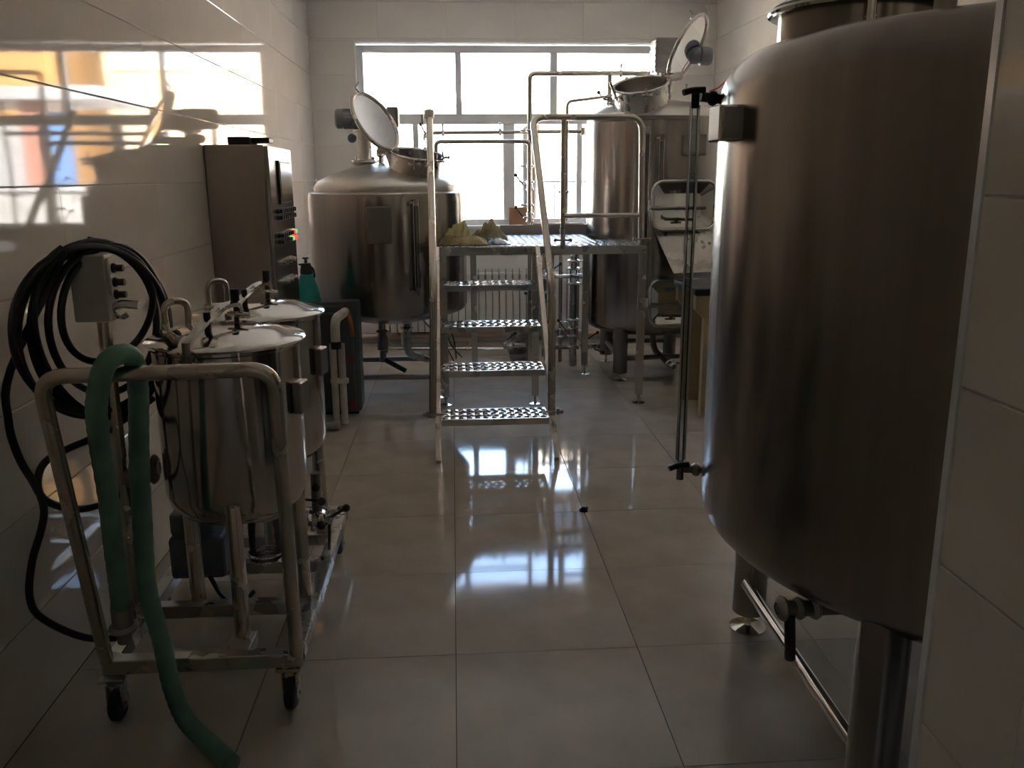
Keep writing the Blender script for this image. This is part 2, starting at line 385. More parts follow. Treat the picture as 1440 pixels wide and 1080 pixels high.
t = thing('window_railing', 'thin iron railing just outside the lower window panes', 'railing', (1.2, 8.55, -.3))
iron = principled('painted_iron', (.12, .11, .11), .5); noise_rough(iron, .4, .6, 10)
for x in (.68, .80, .985, 1.11, 1.23, 1.36): obj('bar', cyl(BM(), (x, 8.55, -.3), (x, 8.55, 1.50), .007, 8), iron, t)
obj('rail', cyl(BM(), (.6, 8.55, 1.47), (1.45, 8.55, 1.47), .008, 8), iron, t)

# ------------------------------------------------------------ shared small parts
def foot_disc(parent, x, y, ztop, r=.05, name='foot'):
    b = BM(); lathe(b, [(0, 0), (r, 0), (r, .005), (r*.5, .009), (.013, .013), (.010, .02), (.010, ztop), (0, ztop)], (x, y, 0), segs=20)
    return obj(name, b, M['steel_polish'], parent, True)
def clamp(bm, p, n, r):
    lathe(bm, [(r*.7, -.014), (r*1.25, -.008), (r*1.45, 0), (r*1.25, .008), (r*.7, .014)], p, n, 16, True)
def tri_clamp(parent, p, n, r, knob=None, name='clamp'):
    b = BM(); clamp(b, p, n, r)
    if knob is not None:
        k = Vector(knob).normalized(); cyl(b, Vector(p)+k*r*1.2, Vector(p)+k*(r*1.4+.03), .006, 8); sphere(b, Vector(p)+k*(r*1.4+.034), .010, 8)
    return obj(name, b, M['steel_polish'], parent, True)
def valve(parent, p, axis, r=.022, lever=(0, 0, 1), L=.11, ball=True, name='valve'):
    """butterfly valve: body with two flanges, a neck, a lever with a black grip"""
    p = Vector(p); a = Vector(axis).normalized(); lv = Vector(lever).normalized(); b = BM()
    cyl(b, p-a*.03, p+a*.03, r*1.15, 16); clamp(b, p-a*.03, a, r); clamp(b, p+a*.03, a, r); cyl(b, p, p+lv*(r+.03), .009, 10)
    v = obj(name, b, M['steel_polish'], parent, True)
    if parent.parent is None:
        b = BM(); side = (a*.75+lv*.65).normalized(); s = p+lv*(r+.03); cyl(b, s, s+side*L, .006, 8)
        if ball: sphere(b, s+side*(L+.008), .015, 10)
        else: cyl(b, s+side*L*.4, s+side*L, .011, 10)
        obj('handle', b, M['black'], v, True)
    return v

# ------------------------------------------------------------ big tank (right foreground)
def tank_profile(R, zb, zt, kb, db, kt, dt, hole=0):
    bot = [(0, zb-kb-db)]+[((R-kb)*g/8, zb-kb-db*(1-(g/8)**2)) for g in range(1, 8)]
    bot += [(R-kb+kb*math.sin(i/7*PI/2), zb-kb*math.cos(i/7*PI/2)) for i in range(8)]
    top = [(R-kt+kt*math.cos(i/7*PI/2), zt+kt*math.sin(i/7*PI/2)) for i in range(8)]
    top += [((R-kt)*g/8, zt+kt+dt*(1-(g/8)**2)) for g in range(7, -1, -1) if (R-kt)*g/8 > hole]
    return bot+[(R, zb+(zt-zb)*k/6) for k in range(1, 6)]+top
bx, by, bR = 1.459, 2.128, .785
T = thing('brewing_tank', 'huge brushed steel tank filling the right foreground beside the near tiled wall', 'tank', (bx, by, 0))
obj('shell', lathe(BM(), tank_profile(bR, .642, 1.701, .095, .076, .126, .061), (bx, by, 0), segs=96), M['steel_tank'], T, True)
b = BM(); nc = Vector((.99, 2.20, 0))
lathe(b, [(.182, 1.78), (.182, 1.895), (.200, 1.897), (.200, 1.915), (.172, 1.915), (.172, 1.78)], nc, segs=56)
obj('manway_neck', b, M['steel_tank'], T, True)
b = BM(); tube(b, ring_path((nc.x, nc.y, 1.905), (0, 0, 1), .200, 48), .009, 8, True); obj('manway_rim', b, M['steel_polish'], T, True)
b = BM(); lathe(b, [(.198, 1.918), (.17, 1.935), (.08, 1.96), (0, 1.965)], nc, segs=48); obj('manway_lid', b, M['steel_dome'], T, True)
b = BM(); cyl(b, (.93, 1.99, 1.82), (.93, 1.99, 1.95), .011, 10); cyl(b, (.90, 1.985, 1.93), (.97, 1.985, 1.93), .009, 8); cyl(b, (.93, 1.99, 1.86), (.95, 2.03, 1.86), .012, 8); obj('lid_clamp', b, M['steel_polish'], T, True)
for px_, py_, pr_ in ((1.02, 1.85, .022), (1.16, 1.76, .030)):
    b = BM(); cyl(b, (px_, py_, 1.80), (px_, py_, 1.97), pr_, 16); clamp(b, (px_, py_, 1.89), (0, 0, 1), pr_); obj('top_port', b, M['steel_dark'], T, True)
for (lx, ly) in ((.985, 2.655), (.925, 1.66), (1.93, 2.655), (1.96, 1.66)):
    lg = obj('leg', cyl(BM(), (lx, ly, .062), (lx, ly, .62), .056, 28, bev=.004), M['steel_tank'], T, True)
    foot_disc(lg, lx, ly, .07, .062)
b = BM(); tube(b, [(.945, 2.58, .20), (.925, 1.72, .20)], .019, 14); obj('brace', b, M['steel_polish'], T, True)
b = BM(); tube(b, [(1.03, 2.655, .20), (1.88, 2.655, .20)], .019, 14); obj('brace', b, M['steel_tube'], T, True)
b = BM(); tube(b, [(1.94, 2.6, .20), (1.96, 1.72, .20)], .019, 14); obj('brace', b, M['steel_tube'], T, True)
# outlet pipe with black-handled valve under the shell
b = BM(); tube(b, fillet([(1.40, 2.1, .50), (1.38, 2.05, .44), (.98, 1.83, .515), (.78, 1.80, .53)], .05), .017, 16); pipe = obj('outlet_pipe', b, M['steel_dark'], T, True)
b = BM(); cyl(b, (.84, 1.812, .525), (.74, 1.80, .535), .019, 18); clamp(b, (.83, 1.81, .526), (1, .08, 0), .019); clamp(b, (.79, 1.805, .53), (1, .08, 0), .019); clamp(b, (.748, 1.80, .534), (1, .08, 0), .021)
v = obj('outlet_valve', b, M['steel_dark'], T, True)
b = BM(); cyl(b, (.765, 1.795, .52), (.772, 1.79, .405), .013, 12, bev=.003); obj('handle', b, M['black'], v, True)
# sight tube with a black valve at the top and another at the bottom
b = BM(); tube(b, [(.642, 2.35, .715), (.642, 2.35, 1.715)], .0085, 12); obj('sight_tube', b, M['tube_glass'], T, True)
b = BM()
for dx in (-.006, .006): cyl(b, (.642+dx*2.0, 2.35, .72), (.642+dx*2.0, 2.35, 1.70), .0028, 8)
obj('tube_guard', b, M['steel_dome'], T, True)
for z, nm in ((1.722, 'upper_valve'), (.690, 'lower_valve')):
    b = BM(); cyl(b, (.735, 2.36, z-.008), (.655, 2.35, z), .013 if z > 1 else .011, 14); cyl(b, (.642, 2.35, z-.03), (.642, 2.35, z+.01), .011, 12); clamp(b, (.69, 2.355, z-.004), (1, 0, 0), .014)
    vv = obj(nm, b, M['black'] if z > 1 else M['steel_dark'], T, True, label='black plastic upper valve' if z > 1 else None)
    b = BM(); tube(b, smooth_path([(.665, 2.345, z+.016), (.63, 2.34, z+.014), (.606, 2.335, z+.008)], 4), .0085, 10); obj('handle', b, M['black'], vv, True)
# sensor boxes on the shell
b = BM(); box(b, .622, .705, 2.06, 2.15, 1.597, 1.680, .005); sb = obj('sensor_box', b, M['steel_polish'], T)
b = BM(); box(b, .632, .690, 2.057, 2.061, 1.603, 1.674, .0015); obj('cover_plate', b, M['steel_dark'], sb)

# ------------------------------------------------------------ steel helpers for brew vessels
def open_manway(T, c, n, r, h, lid_c, lid_n, lid_r):
    c = Vector(c); n = Vector(n).normalized()
    b = BM(); lathe(b, [(r*.97, -h), (r*.97, -.01), (r*1.02, -.006), (r*1.04, 0), (r*1.0, .006), (r*.94, 0), (r*.93, -h)], c, n, 40)
    nk = obj('manway_neck', b, M['steel'], T, True)
    b = BM(); tube(b, ring_path(c, n, r*1.03, 40), .008, 8, True); obj('rim', b, M['steel_polish'], nk, True)
    ld = BM(); tube(ld, ring_path(lid_c, lid_n, lid_r, 48), .014, 10, True)
    lo = obj('lid_frame', ld, M['steel'], T, True)
    b = BM(); lathe(b, [(0, .004), (lid_r*.55, .006), (lid_r*.98, 0), (lid_r*.98, -.006), (lid_r*.55, 0), (0, -.002)], lid_c, lid_n, 48); obj('lid_glass', b, M['lid_glass'], lo, True, 'round glass lid pane')
    return nk, lo
def wing_clamp(T, p, d):
    p = Vector(p); d = Vector(d).normalized(); b = BM(); s = Vector((0, 0, 1)).cross(d).normalized()
    cyl(b, p, p+d*.05, .008, 8); cyl(b, p+d*.03-s*.028, p+d*.03+s*.028, .007, 8); sphere(b, p+d*.03-s*.03, .010, 8); sphere(b, p+d*.03+s*.03, .010, 8); cyl(b, p+Vector((0, 0, -.03)), p+Vector((0, 0, .045)), .006, 8)
    obj('wing_clamp', b, M['steel_polish'], T, True)
def gauge_tube(T, x, y, z0, z1, yv=None):
    b = BM(); tube(b, [(x, y, z0), (x, y, z1)], .011, 10); g = obj('gauge_tube', b, M['tube_glass'], T, True)
    for z in (z0, z1):
        b = BM(); cyl(b, (x, y, z-.02), (x, y, z+.025), .016, 12); cyl(b, (x, y+.05, z), (x, y, z), .012, 10); cyl(b, (x-.035, y-.005, z), (x, y, z), .007, 8); sphere(b, (x-.038, y-.005, z), .011, 8)
        obj('gauge_cock', b, M['steel_dark'], T, True)
    for dx in (-.016, .016):
        b = BM(); cyl(b, (x+dx, y, z0), (x+dx, y, z1), .003, 6); obj('guard_rod', b, M['steel_polish'], T, True)

# ------------------------------------------------------------ brew kettle (left back)
kx, ky, kR = -.46, 6.30, .548
T = thing('brew_kettle', 'wide steel kettle with domed top and open glass lid beside the control cabinet', 'tank', (kx, ky, 0))
obj('shell', lathe(BM(), [(0, .50), (.25, .52), (kR-.07, .575), (kR-.02, .60), (kR, .63), (kR, .9), (kR, 1.2), (kR, 1.40), (kR-.006, 1.415)], (kx, ky, 0), segs=88), M['steel_tank'], T, True)
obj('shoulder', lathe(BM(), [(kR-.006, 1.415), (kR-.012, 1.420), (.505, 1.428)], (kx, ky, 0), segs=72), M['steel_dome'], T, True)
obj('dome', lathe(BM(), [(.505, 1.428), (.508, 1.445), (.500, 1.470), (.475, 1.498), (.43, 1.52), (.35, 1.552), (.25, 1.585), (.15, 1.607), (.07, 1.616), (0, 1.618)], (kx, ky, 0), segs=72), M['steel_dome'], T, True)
open_manway(T, (-.235, 6.08, 1.672), (.14, -.22, 1), .178, .15, (-.508, 6.10, 1.885), (.76, -.45, .50), .212)
wing_clamp(T, (-.06, 6.02, 1.645), (1, -.3, .1)); wing_clamp(T, (-.25, 5.90, 1.60), (.1, -1, .1)); wing_clamp(T, (-.10, 5.95, 1.62), (.7, -.7, .0))
b = BM(); tube(b, smooth_path([(-.605, 6.08, 2.07), (-.625, 6.07, 2.10), (-.60, 6.07, 2.135)], 4), .006, 8); obj('lid_hook', b, M['steel'], T, True)
b = BM(); cyl(b, (-.44, 6.1, 1.70), (-.40, 6.1, 1.58), .02, 12); cyl(b, (-.50, 6.12, 1.70), (-.36, 6.08, 1.69), .022, 12); obj('lid_hinge', b, M['steel'], T, True)
b = BM(); lathe(b, [(0, 1.60), (.075, 1.60), (.10, 1.625), (.10, 1.64), (.055, 1.645), (.05, 1.66), (.05, 1.83), (.075, 1.835), (.075, 1.85), (0, 1.85)], (-.62, 6.45, 0), segs=28); obj('agitator_column', b, M['steel'], T, True)
b = BM()
for k in range(4):
    a = PI/4+k*PI/2; cyl(b, (-.62+.08*math.cos(a), 6.45+.08*math.sin(a), 1.635), (-.62+.08*math.cos(a), 6.45+.08*math.sin(a), 1.665), .009, 8)
obj('flange_bolts', b, M['steel_polish'], T, True)
b = BM(); box(b, -.70, -.40, 6.38, 6.52, 1.85, 1.985, .018); box(b, -.45, -.37, 6.36, 6.54, 1.86, 2.0, .012); obj('gearbox', b, M['motor'], T)
b = BM(); lathe(b, [(0, 0), (.055, 0), (.068, .012), (.068, .05), (.062, .052), (.062, .19), (.07, .2), (.07, .23), (0, .23)], (-.815, 6.45, 1.925), (1, 0, 0), 28)
for k in range(16):
    a = 2*PI*k/16; c_, s_ = math.cos(a)*.066, math.sin(a)*.066; cyl(b, (-.76, 6.45+c_, 1.925+s_), (-.63, 6.45+c_, 1.925+s_), .004, 4)
obj('motor', b, M['motor'], T, True)
obj('cable_gland', sphere(BM(), (-.70, 6.40, 1.79), .032, 14), M['motor'], T, True)
b = BM(); lathe(b, [(0, 0), (.02, .0), (.02, .06), (.035, .07), (.035, .11), (0, .11)], (-.50, 6.38, 1.60), (0, 0, 1), 16); obj('spray_port', b, M['steel_polish'], T, True)
gauge_tube(T, -.24, 5.76, .78, 1.36)
b = BM(); box(b, -.56, -.40, 5.725, 5.77, 1.10, 1.34, .01); obj('sensor_housing', b, M['steel_dark'], T)
for lx, ly in ((-.80, 6.02), (-.13, 5.98), (-.80, 6.62), (-.13, 6.62)):
    lg = obj('leg', cyl(BM(), (lx, ly, .06), (lx, ly, .60), .042, 20, bev=.003), M['steel_dark'], T, True); foot_disc(lg, lx, ly, .07, .05)
for p0, p1 in (((-.76, 6.0, .15), (-.17, 5.98, .15)), ((-.76, 6.62, .15), (-.17, 6.62, .15)), ((-.13, 6.02, .15), (-.13, 6.58, .15))):
    b = BM(); tube(b, [p0, p1], .02, 12); obj('brace', b, M['steel_dark'], T, True)
b = BM(); cyl(b, (-.52, 6.1, .56), (-.52, 6.1, .40), .026, 16); clamp(b, (-.52, 6.1, .46), (0, 0, 1), .03); lathe(b, [(.03, 0), (.042, .01), (.045, .07), (.03, .1)], (-.52, 6.1, .34), segs=16); clamp(b, (-.52, 6.1, .335), (0, 0, 1), .03)
cyl(b, (-.52, 6.1, .34), (-.52, 6.1, .24), .024, 14); obj('drain_valve', b, M['steel_dark'], T, True)
b = BM(); cyl(b, (-.52, 6.1, .26), (-.36, 6.05, .18), .018, 14); obj('drain_handle', b, M['black'], T, True)
b = BM(); tube(b, fillet([(-.36, 6.35, .56), (-.36, 6.35, .25), (-.22, 6.5, .17)], .06), .030, 14); clamp(b, (-.36, 6.35, .44), (0, 0, 1), .034); obj('outlet_pipe', b, M['steel'], T, True)

# ------------------------------------------------------------ mash tun (right back)
mx, my, mR = 1.535, 6.75, .505
T = thing('mash_tun', 'tall steel mash tun with two rounded side doors behind the work platform', 'tank', (mx, my, 0))
obj('shell', lathe(BM(), [(0, .30), (.3, .33), (mR-.06, .36), (mR-.015, .385), (mR, .42), (mR, .9), (mR, 1.4), (mR, 1.90), (mR+.004, 1.905), (mR+.004, 1.93), (mR-.01, 1.935)], (mx, my, 0), segs=88), M['steel_tank'], T, True)
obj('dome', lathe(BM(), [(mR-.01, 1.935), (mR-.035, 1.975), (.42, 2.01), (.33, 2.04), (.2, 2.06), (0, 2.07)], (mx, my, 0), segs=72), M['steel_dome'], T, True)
open_manway(T, (1.355, 6.42, 2.155), (-.20, -.36, 1), .195, .17, (1.71, 6.52, 2.41), (.74, -.47, -.46), .242)
wing_clamp(T, (1.35, 6.21, 2.06), (.0, -1, 0)); wing_clamp(T, (1.20, 6.35, 2.06), (-1, -.3, 0)); wing_clamp(T, (1.17, 6.45, 2.02), (-1, .2, .2)); wing_clamp(T, (1.68, 6.40, 2.11), (1, -.2, 0))
b = BM(); cyl(b, (1.18, 6.38, 2.04), (1.12, 6.36, 2.17), .010, 8); obj('clamp_lever', b, M['steel'], T, True)
for s in (-.06, .06):
    b = BM(); tube(b, smooth_path([(1.78+s, 6.5, 2.62+s*.25), (1.79+s, 6.5, 2.65+s*.25), (1.77+s, 6.5, 2.68+s*.25)], 4), .008, 8); obj('lid_hook', b, M['steel'], T, True)
b = BM(); cyl(b, (1.56, 6.47, 2.22), (1.58, 6.55, 2.06), .035, 14); cyl(b, (1.52, 6.45, 2.2), (1.66, 6.5, 2.22), .03, 14); obj('lid_hinge', b, M['steel'], T, True)
b = BM(); lathe(b, [(0, 0), (.1, 0), (.1, .02), (.055, .03), (.055, .2), (.09, .21), (.09, .23), (0, .23)], (1.58, 6.72, 2.05), segs=24); obj('agitator_column', b, M['steel'], T, True)
b = BM(); box(b, 1.50, 1.68, 6.62, 6.80, 2.26, 2.50, .012)
for k in range(5): box(b, 1.495, 1.685, 6.615, 6.805, 2.29+k*.042, 2.30+k*.042)
obj('gearbox', b, M['steel_dark'], T)
b = BM(); lathe(b, [(0, 0), (.05, 0), (.058, .02), (.058, .17), (.068, .18), (.068, .24), (.06, .26), (0, .26)], (1.68, 6.72, 2.39), (1, 0, -.03), 28); obj('motor', b, M['motor'], T, True)
gauge_tube(T, 1.375, 6.235, 1.06, 1.83); gauge_tube(T, 1.475, 6.22, 1.35, 1.78)
b = BM(); box(b, 1.63, 1.80, 6.245, 6.30, 1.66, 1.80, .006); obj('name_plate', b, M['steel_dark'], T)
def hatch(c, n, w, h, tag_label):
    c = Vector(c); n = Vector(n).normalized(); b = BM()
    P0 = rrect_path(c-n*.10, n, w*.92, h*.92, .06); P1 = rrect_path(c, n, w, h, .075); k = len(P0)
    A = [b.verts.new(p) for p in P0]; B_ = [b.verts.new(p) for p in P1]
    for i in range(k): b.faces.new([A[i], A[(i+1) % k], B_[(i+1) % k], B_[i]])
    d = obj('hatch_door', b, M['steel'], T, True, tag_label)
    b = BM(); tube(b, P1, .013, 10, True); obj('hatch_rim', b, M['steel_polish'], d, True)
    b = BM(); P2 = rrect_path(c-n*.02, n, w*.95, h*.95, .065); P3 = rrect_path(c-n*.055, n, w*.62, h*.5, .03)
    A = [b.verts.new(p) for p in P2]; B_ = [b.verts.new(p) for p in P3]
    for i in range(k): b.faces.new([A[i], A[(i+1) % k], B_[(i+1) % k], B_[i]])
    b.faces.new(B_); bmesh.ops.recalc_face_normals(b, faces=b.faces); obj('hatch_panel', b, M['steel_polish'], d)
    R = frame_z(n).to_3x3(); x, y = R.col[0], R.col[1]
    b = BM(); tube(b, [c-x*w*.52-y*.02+n*.01, c+x*w*.3-y*.02+n*.025], .011, 10); cyl(b, c+n*.0-y*.02, c+n*.05-y*.02, .016, 10); cyl(b, c-x*.04+n*.05-y*.02, c+x*.04+n*.05-y*.02, .008, 8); obj('hatch_bar', b, M['steel_dark'], d, True)
    b = BM(); cyl(b, c-x*(w/2+.02)-y*.04, c-x*(w/2+.02)+y*.04, .016, 10); obj('hatch_hinge', b, M['steel'], d, True)
hatch((1.635, 6.155, 1.315), (.10, -1, .03), .47, .335, 'upper rounded hatch door')
hatch((1.615, 6.16, .62), (.08, -1, .10), .42, .33, 'lower rounded hatch door')
b = BM(); poly_prism(b, [(1.43, 6.17, 1.13), (1.84, 6.17, 1.13), (1.87, 5.98, .865), (1.53, 5.98, .855)], (0, .012, .008)); obj('grain_chute', b, M['steel'], T, False, 'sloping steel chute between the doors')
for lx, ly in ((1.245, 6.385), (1.26, 7.09), (1.80, 6.43), (1.80, 7.09)):
    lg = obj('leg', cyl(BM(), (lx, ly, .06), (lx, ly, .40), .054, 22, bev=.003), M['steel_dark'], T, True); foot_disc(lg, lx, ly, .07, .058)
for p0, p1 in (((1.30, 6.385, .17), (1.75, 6.43, .17)), ((1.245, 6.44, .17), (1.26, 7.04, .17)), ((1.31, 7.09, .17), (1.75, 7.09, .17))):
    b = BM(); tube(b, [p0, p1], .02, 12); obj('brace', b, M['steel_dark'], T, True)
b = BM(); tube(b, fillet([(1.54, 6.6, .34), (1.54, 6.55, .2), (1.60, 6.3, .14)], .08), .024, 12); obj('drain_pipe', b, M['steel_dark'], T, True)
valve(T, (1.61, 6.26, .135), (.2, -1, -.1), .024, (1, 0, .3), .08, name='drain_valve')

# ------------------------------------------------------------ grain mill stand (beige, beyond the big tank)
T = thing('cabinet_stand', 'beige stand with black top seen between mash tun and big tank', 'stand', (1.85, 5.5, 0))
b = BM(); poly_prism(b, [(1.565, 5.30, .0), (1.70, 5.30, 0), (1.70, 5.30, .79), (1.505, 5.30, .79), (1.505, 5.30, .70), (1.565, 5.30, .64)], (0, .06, 0)); obj('side_panel', b, M['beige'], T)
b = BM(); poly_prism(b, [(1.565, 5.74, .0), (1.70, 5.74, 0), (1.70, 5.74, .79), (1.505, 5.74, .79), (1.505, 5.74, .70), (1.565, 5.74, .64)], (0, .06, 0)); obj('side_panel', b, M['beige'], T)
obj('back_panel', box(BM(), 1.70, 2.20, 5.30, 5.80, 0, .79, .006), M['beige'], T)
obj('top_plate', box(BM(), 1.49, 2.22, 5.27, 5.82, .79, .835, .01), M['black'], T)

# ------------------------------------------------------------ perforated plates
def perforated(bm, x0, x1, y0, y1, z, nx, ny, hr=.34, t=.003):
    """flat sheet with real staggered oval holes and raised collars"""
    dx, dy = (x1-x0)/nx, (y1-y0)/ny; K = 8
    for i in range(nx):
        for j in range(ny):
            cx, cy = x0+dx*(i+.5), y0+dy*(j+.5); 
            ox = dx*.16*(1 if j % 2 else -1)
            sq = [(dx/2*max(-1, min(1, 1.42*math.cos(2*PI*k/K+PI/8))), dy/2*max(-1, min(1, 1.42*math.sin(2*PI*k/K+PI/8)))) for k in range(K)]
            # square corners forced on alternate samples
            outer = []
            for k in range(K):
                a = 2*PI*k/K
                c, s = math.cos(a), math.sin(a); m = max(abs(c), abs(s)); outer.append((cx+dx/2*c/m, cy+dy/2*s/m))
            inner = [(cx+ox+dx*hr*math.cos(2*PI*k/K), cy+dy*hr*math.sin(2*PI*k/K)) for k in range(K)]
            O = [bm.verts.new((x, y, z)) for x, y in outer]; I = [bm.verts.new((x, y, z+.004)) for x, y in inner]; L = [bm.verts.new((x, y, z-t)) for x, y in inner]
            for k in range(K):
                q = (k+1) % K; bm.faces.new([O[k], O[q], I[q], I[k]]); bm.faces.new([I[k], I[q], L[q], L[k]])
    bmesh.ops.remove_doubles(bm, verts=bm.verts, dist=1e-5)

# ------------------------------------------------------------ work platform with stair
T = thing('work_platform', 'steel work platform with perforated deck and four-step stair between the tanks', 'platform', (.5, 5.8, 0))
ZP = 1.08
for a in ((-.10, .52, 5.66, 5.86, 13, 5), (.52, 1.25, 5.66, 5.86, 15, 5), (.12, .56, 5.86, 6.78, 9, 22), (.56, 1.00, 5.86, 6.78, 9, 22), (1.00, 1.235, 5.86, 6.16, 5, 7)):
    b = BM(); perforated(b, a[0], a[1], a[2], a[3], ZP, a[4], a[5]); obj('deck_panel', b, M['deck'], T)
def beam(p0, p1, w=.03, h=.05, name='beam', mat='steel'):
    b = BM(); tube(b, [p0, p1], 0, square=(w, h)); obj(name, b, M[mat], T)
zb_ = ZP-.031
beam((-.11, 5.665, zb_), (1.26, 5.665, zb_)); beam((-.10, 5.68, zb_), (-.10, 5.86, zb_)); beam((.12, 5.86, zb_), (.12, 6.80, zb_)); beam((1.0, 6.16, zb_), (1.0, 6.80, zb_)); beam((.12, 6.80, zb_), (1.0, 6.80, zb_)); beam((1.245, 5.68, zb_), (1.245, 6.16, zb_)); beam((-.1, 5.86, zb_), (.12, 5.86, zb_)); beam((1.0, 6.165, zb_), (1.25, 6.165, zb_)); beam((.56, 5.68, zb_), (.56, 6.78, zb_))
for lx, ly in ((-.075, 5.76), (.535, 5.74), (1.245, 5.70), (.144, 6.62), (1.005, 6.61)):
    b = BM(); tube(b, [(lx, ly, .06), (lx, ly, ZP-.05)], 0, square=(.046, .046)); lg = obj('leg', b, M['steel_tube'], T)
    foot_disc(lg, lx, ly, .07, .045)
b = BM(); box(b, .36, 1.08, 6.80, 6.815, ZP-.01, ZP+.075); obj('toe_board', b, M['steel_dark'], T)
obj('toe_rail', box(BM(), .62, 1.02, 6.83, 6.845, 1.135, 1.165), M['steel'], T)
treads = [(.218, 4.60, .225), (.436, 4.85, .225), (.650, 5.09, .235), (.868, 5.33, .235)]
def strx(side, y): return (-.108 if side < 0 else .537)
for z, y, d in treads:
    b = BM(); perforated(b, -.085, .505, y, y+d, z, 13, 5 if z < .5 else 4, .33); tr_ = obj('tread', b, M['deck'], T)
    b = BM(); box(b, -.088, .508, y-.004, y+.006, z-.034, z+.002); box(b, -.088, .508, y+d-.006, y+d+.004, z-.034, z+.002); box(b, -.088, -.080, y, y+d, z-.034, z+.001); box(b, .500, .508, y, y+d, z-.034, z+.001)
    obj('nosing', b, M['steel'], tr_)
slope = (ZP-.03)/(5.64-4.53)
for x in (-.108, .537):
    b = BM(); tube(b, [(x, 4.50, .0), (x, 4.50+(ZP-.02)/slope, ZP-.02)], 0, square=(.028, .075)); obj('stringer', b, M['steel_tube'], T)
# handrails: newel from the stringer foot, up the stair, level along the platform
for x, side in ((-.125, -1), (.522, 1)):
    if side > 0: pts = fillet([(x, 4.62, .23), (x, 4.62, .95), (.512, 5.68, 1.885), (1.218, 5.70, 1.885), (1.235, 5.70, 1.03)], [.10, .09, .09])
    else: pts = fillet([(x-.012, 4.62, .23), (x+.012, 4.62, .95), (-.136, 5.68, 1.885)], [.10])
    b = BM(); tube(b, pts, .0205, 14); obj('handrail', b, M['steel_tube'], T, True)
    b = BM(); cyl(b, (x-.05, 4.605, .25), (x+.05, 4.605, .25), .007, 8); sphere(b, (x-side*.0+.055*side, 4.605, .25), .012, 8); cyl(b, (x+.035*side, 4.605, .235), (x+.035*side, 4.605, .27), .010, 8); obj('clamp_bolt', b, M['steel_dark'], T, True)
b = BM(); cyl(b, (-.136, 5.68, 1.88), (-.136, 5.69, 1.925), .030, 16); cyl(b, (-.18, 5.69, 1.84), (-.18, 5.69, 1.905), .009, 8); obj('post_cap', b, M['steel'], T, True)
for p in ([(.712, 5.69, 1.875), (.712, 5.69, 1.05)], [(.712, 5.69, 1.27), (1.225, 5.70, 1.27)]):
    b = BM(); tube(b, p, .017, 12); obj('rail_post' if p[0][0] == p[1][0] else 'mid_rail', b, M['steel_tube'], T, True)
for x in (.712, 1.232):
    b = BM(); cyl(b, (x-.045, 5.675, 1.115), (x+.045, 5.675, 1.115), .007, 8); sphere(b, (x-.05, 5.675, 1.115), .012, 8); sphere(b, (x+.05, 5.675, 1.115), .012, 8); obj('clamp_bolt', b, M['steel_dark'], T, True)
# two-bar guard rail behind the deck
b = BM(); tube(b, fillet([(.11, 6.86, .3), (.11, 6.86, 1.0)], .01), .016, 10)
b = BM(); tube(b, fillet([(-.122, 6.93, .05), (-.122, 6.93, 1.785), (.60, 6.93, 1.785), (.60, 6.93, .05)], .04), .016, 12); obj('back_rail', b, M['steel_tube'], T, True)

# ------------------------------------------------------------ process pipes behind the platform
T = thing('steam_pipe', 'upper steel pipe bending over from the platform back to the mash tun top', 'pipe', (.61, 7.02, 0))
b = BM(); tube(b, fillet([(.612, 7.02, .45), (.612, 7.02, 2.293), (1.56, 7.02, 2.293), (1.575, 7.02, 2.0)], .05), .018, 12); obj('pipe', b, M['steel_tube'], T, True)
for x, z in ((1.235, 2.05), (1.452, 2.15)):
    b = BM(); tube(b, [(x, 7.02, 2.293), (x, 7.02, z)], .017, 10); obj('branch_pipe', b, M['steel_tube'], T, True)
    valve(T, (x, 7.02, z+.05), (0, 0, 1), .018, (-1, -.3, 0), .06)
for p in ((1.32, 7.02, 2.293), (.612, 7.02, 1.87), (.612, 7.02, 1.60), (.612, 7.02, 1.30)): tri_clamp(T, p, (1, 0, 0) if p[2] > 2 else (0, 0, 1), .022, (0, -.3, 1) if p[2] > 2 else (-1, 0, 0))
valve(T, (.612, 7.02, 1.45), (0, 0, 1), .022, (-1, 0, .1), .09); valve(T, (.612, 7.02, 1.20), (0, 0, 1), .022, (-1, 0, .1), .09)
T = thing('water_pipe', 'long level steel pipe with valve crossing the window above the platform', 'pipe', (.4, 7.38, 0))
b = BM(); tube(b, fillet([(-.20, 6.75, 1.50), (-.20, 6.75, 1.72), (-.20, 7.0, 1.78), (-.19, 7.38, 1.872), (1.085, 7.38, 1.88)], .03), .0155, 12); obj('pipe', b, M['steel_tube'], T, True)
b = BM(); cyl(b, (1.085, 7.38, 1.85), (1.085, 7.38, 1.91), .02, 12); obj('end_cap', b, M['steel_tube'], T, True)
tri_clamp(T, (.398, 7.38, 1.876), (1, 0, 0), .024, (0, 0, 1)); valve(T, (-.19, 7.2, 1.83), (0, 1, .25), .026, (-.6, 0, 1), .07); tri_clamp(T, (-.07, 7.38, 1.872), (1, 0, 0), .022, (0, 0, 1))
T = thing('spray_pipe', 'thin steel pipe hooking over into the left side of the mash tun', 'pipe', (.9, 7.0, 0))
b = BM(); tube(b, fillet([(.902, 7.0, 1.09), (.902, 7.0, 2.085), (1.25, 7.0, 2.125), (1.27, 7.0, 1.95)], .045), .012, 10); obj('pipe', b, M['steel_tube'], T, True)
tri_clamp(T, (.902, 7.0, 1.40), (0, 0, 1), .016, (-1, 0, 0))
T = thing('transfer_pipe', 'stout steel pipe with glass section and elbow under the platform deck', 'pipe', (.955, 6.85, 0))
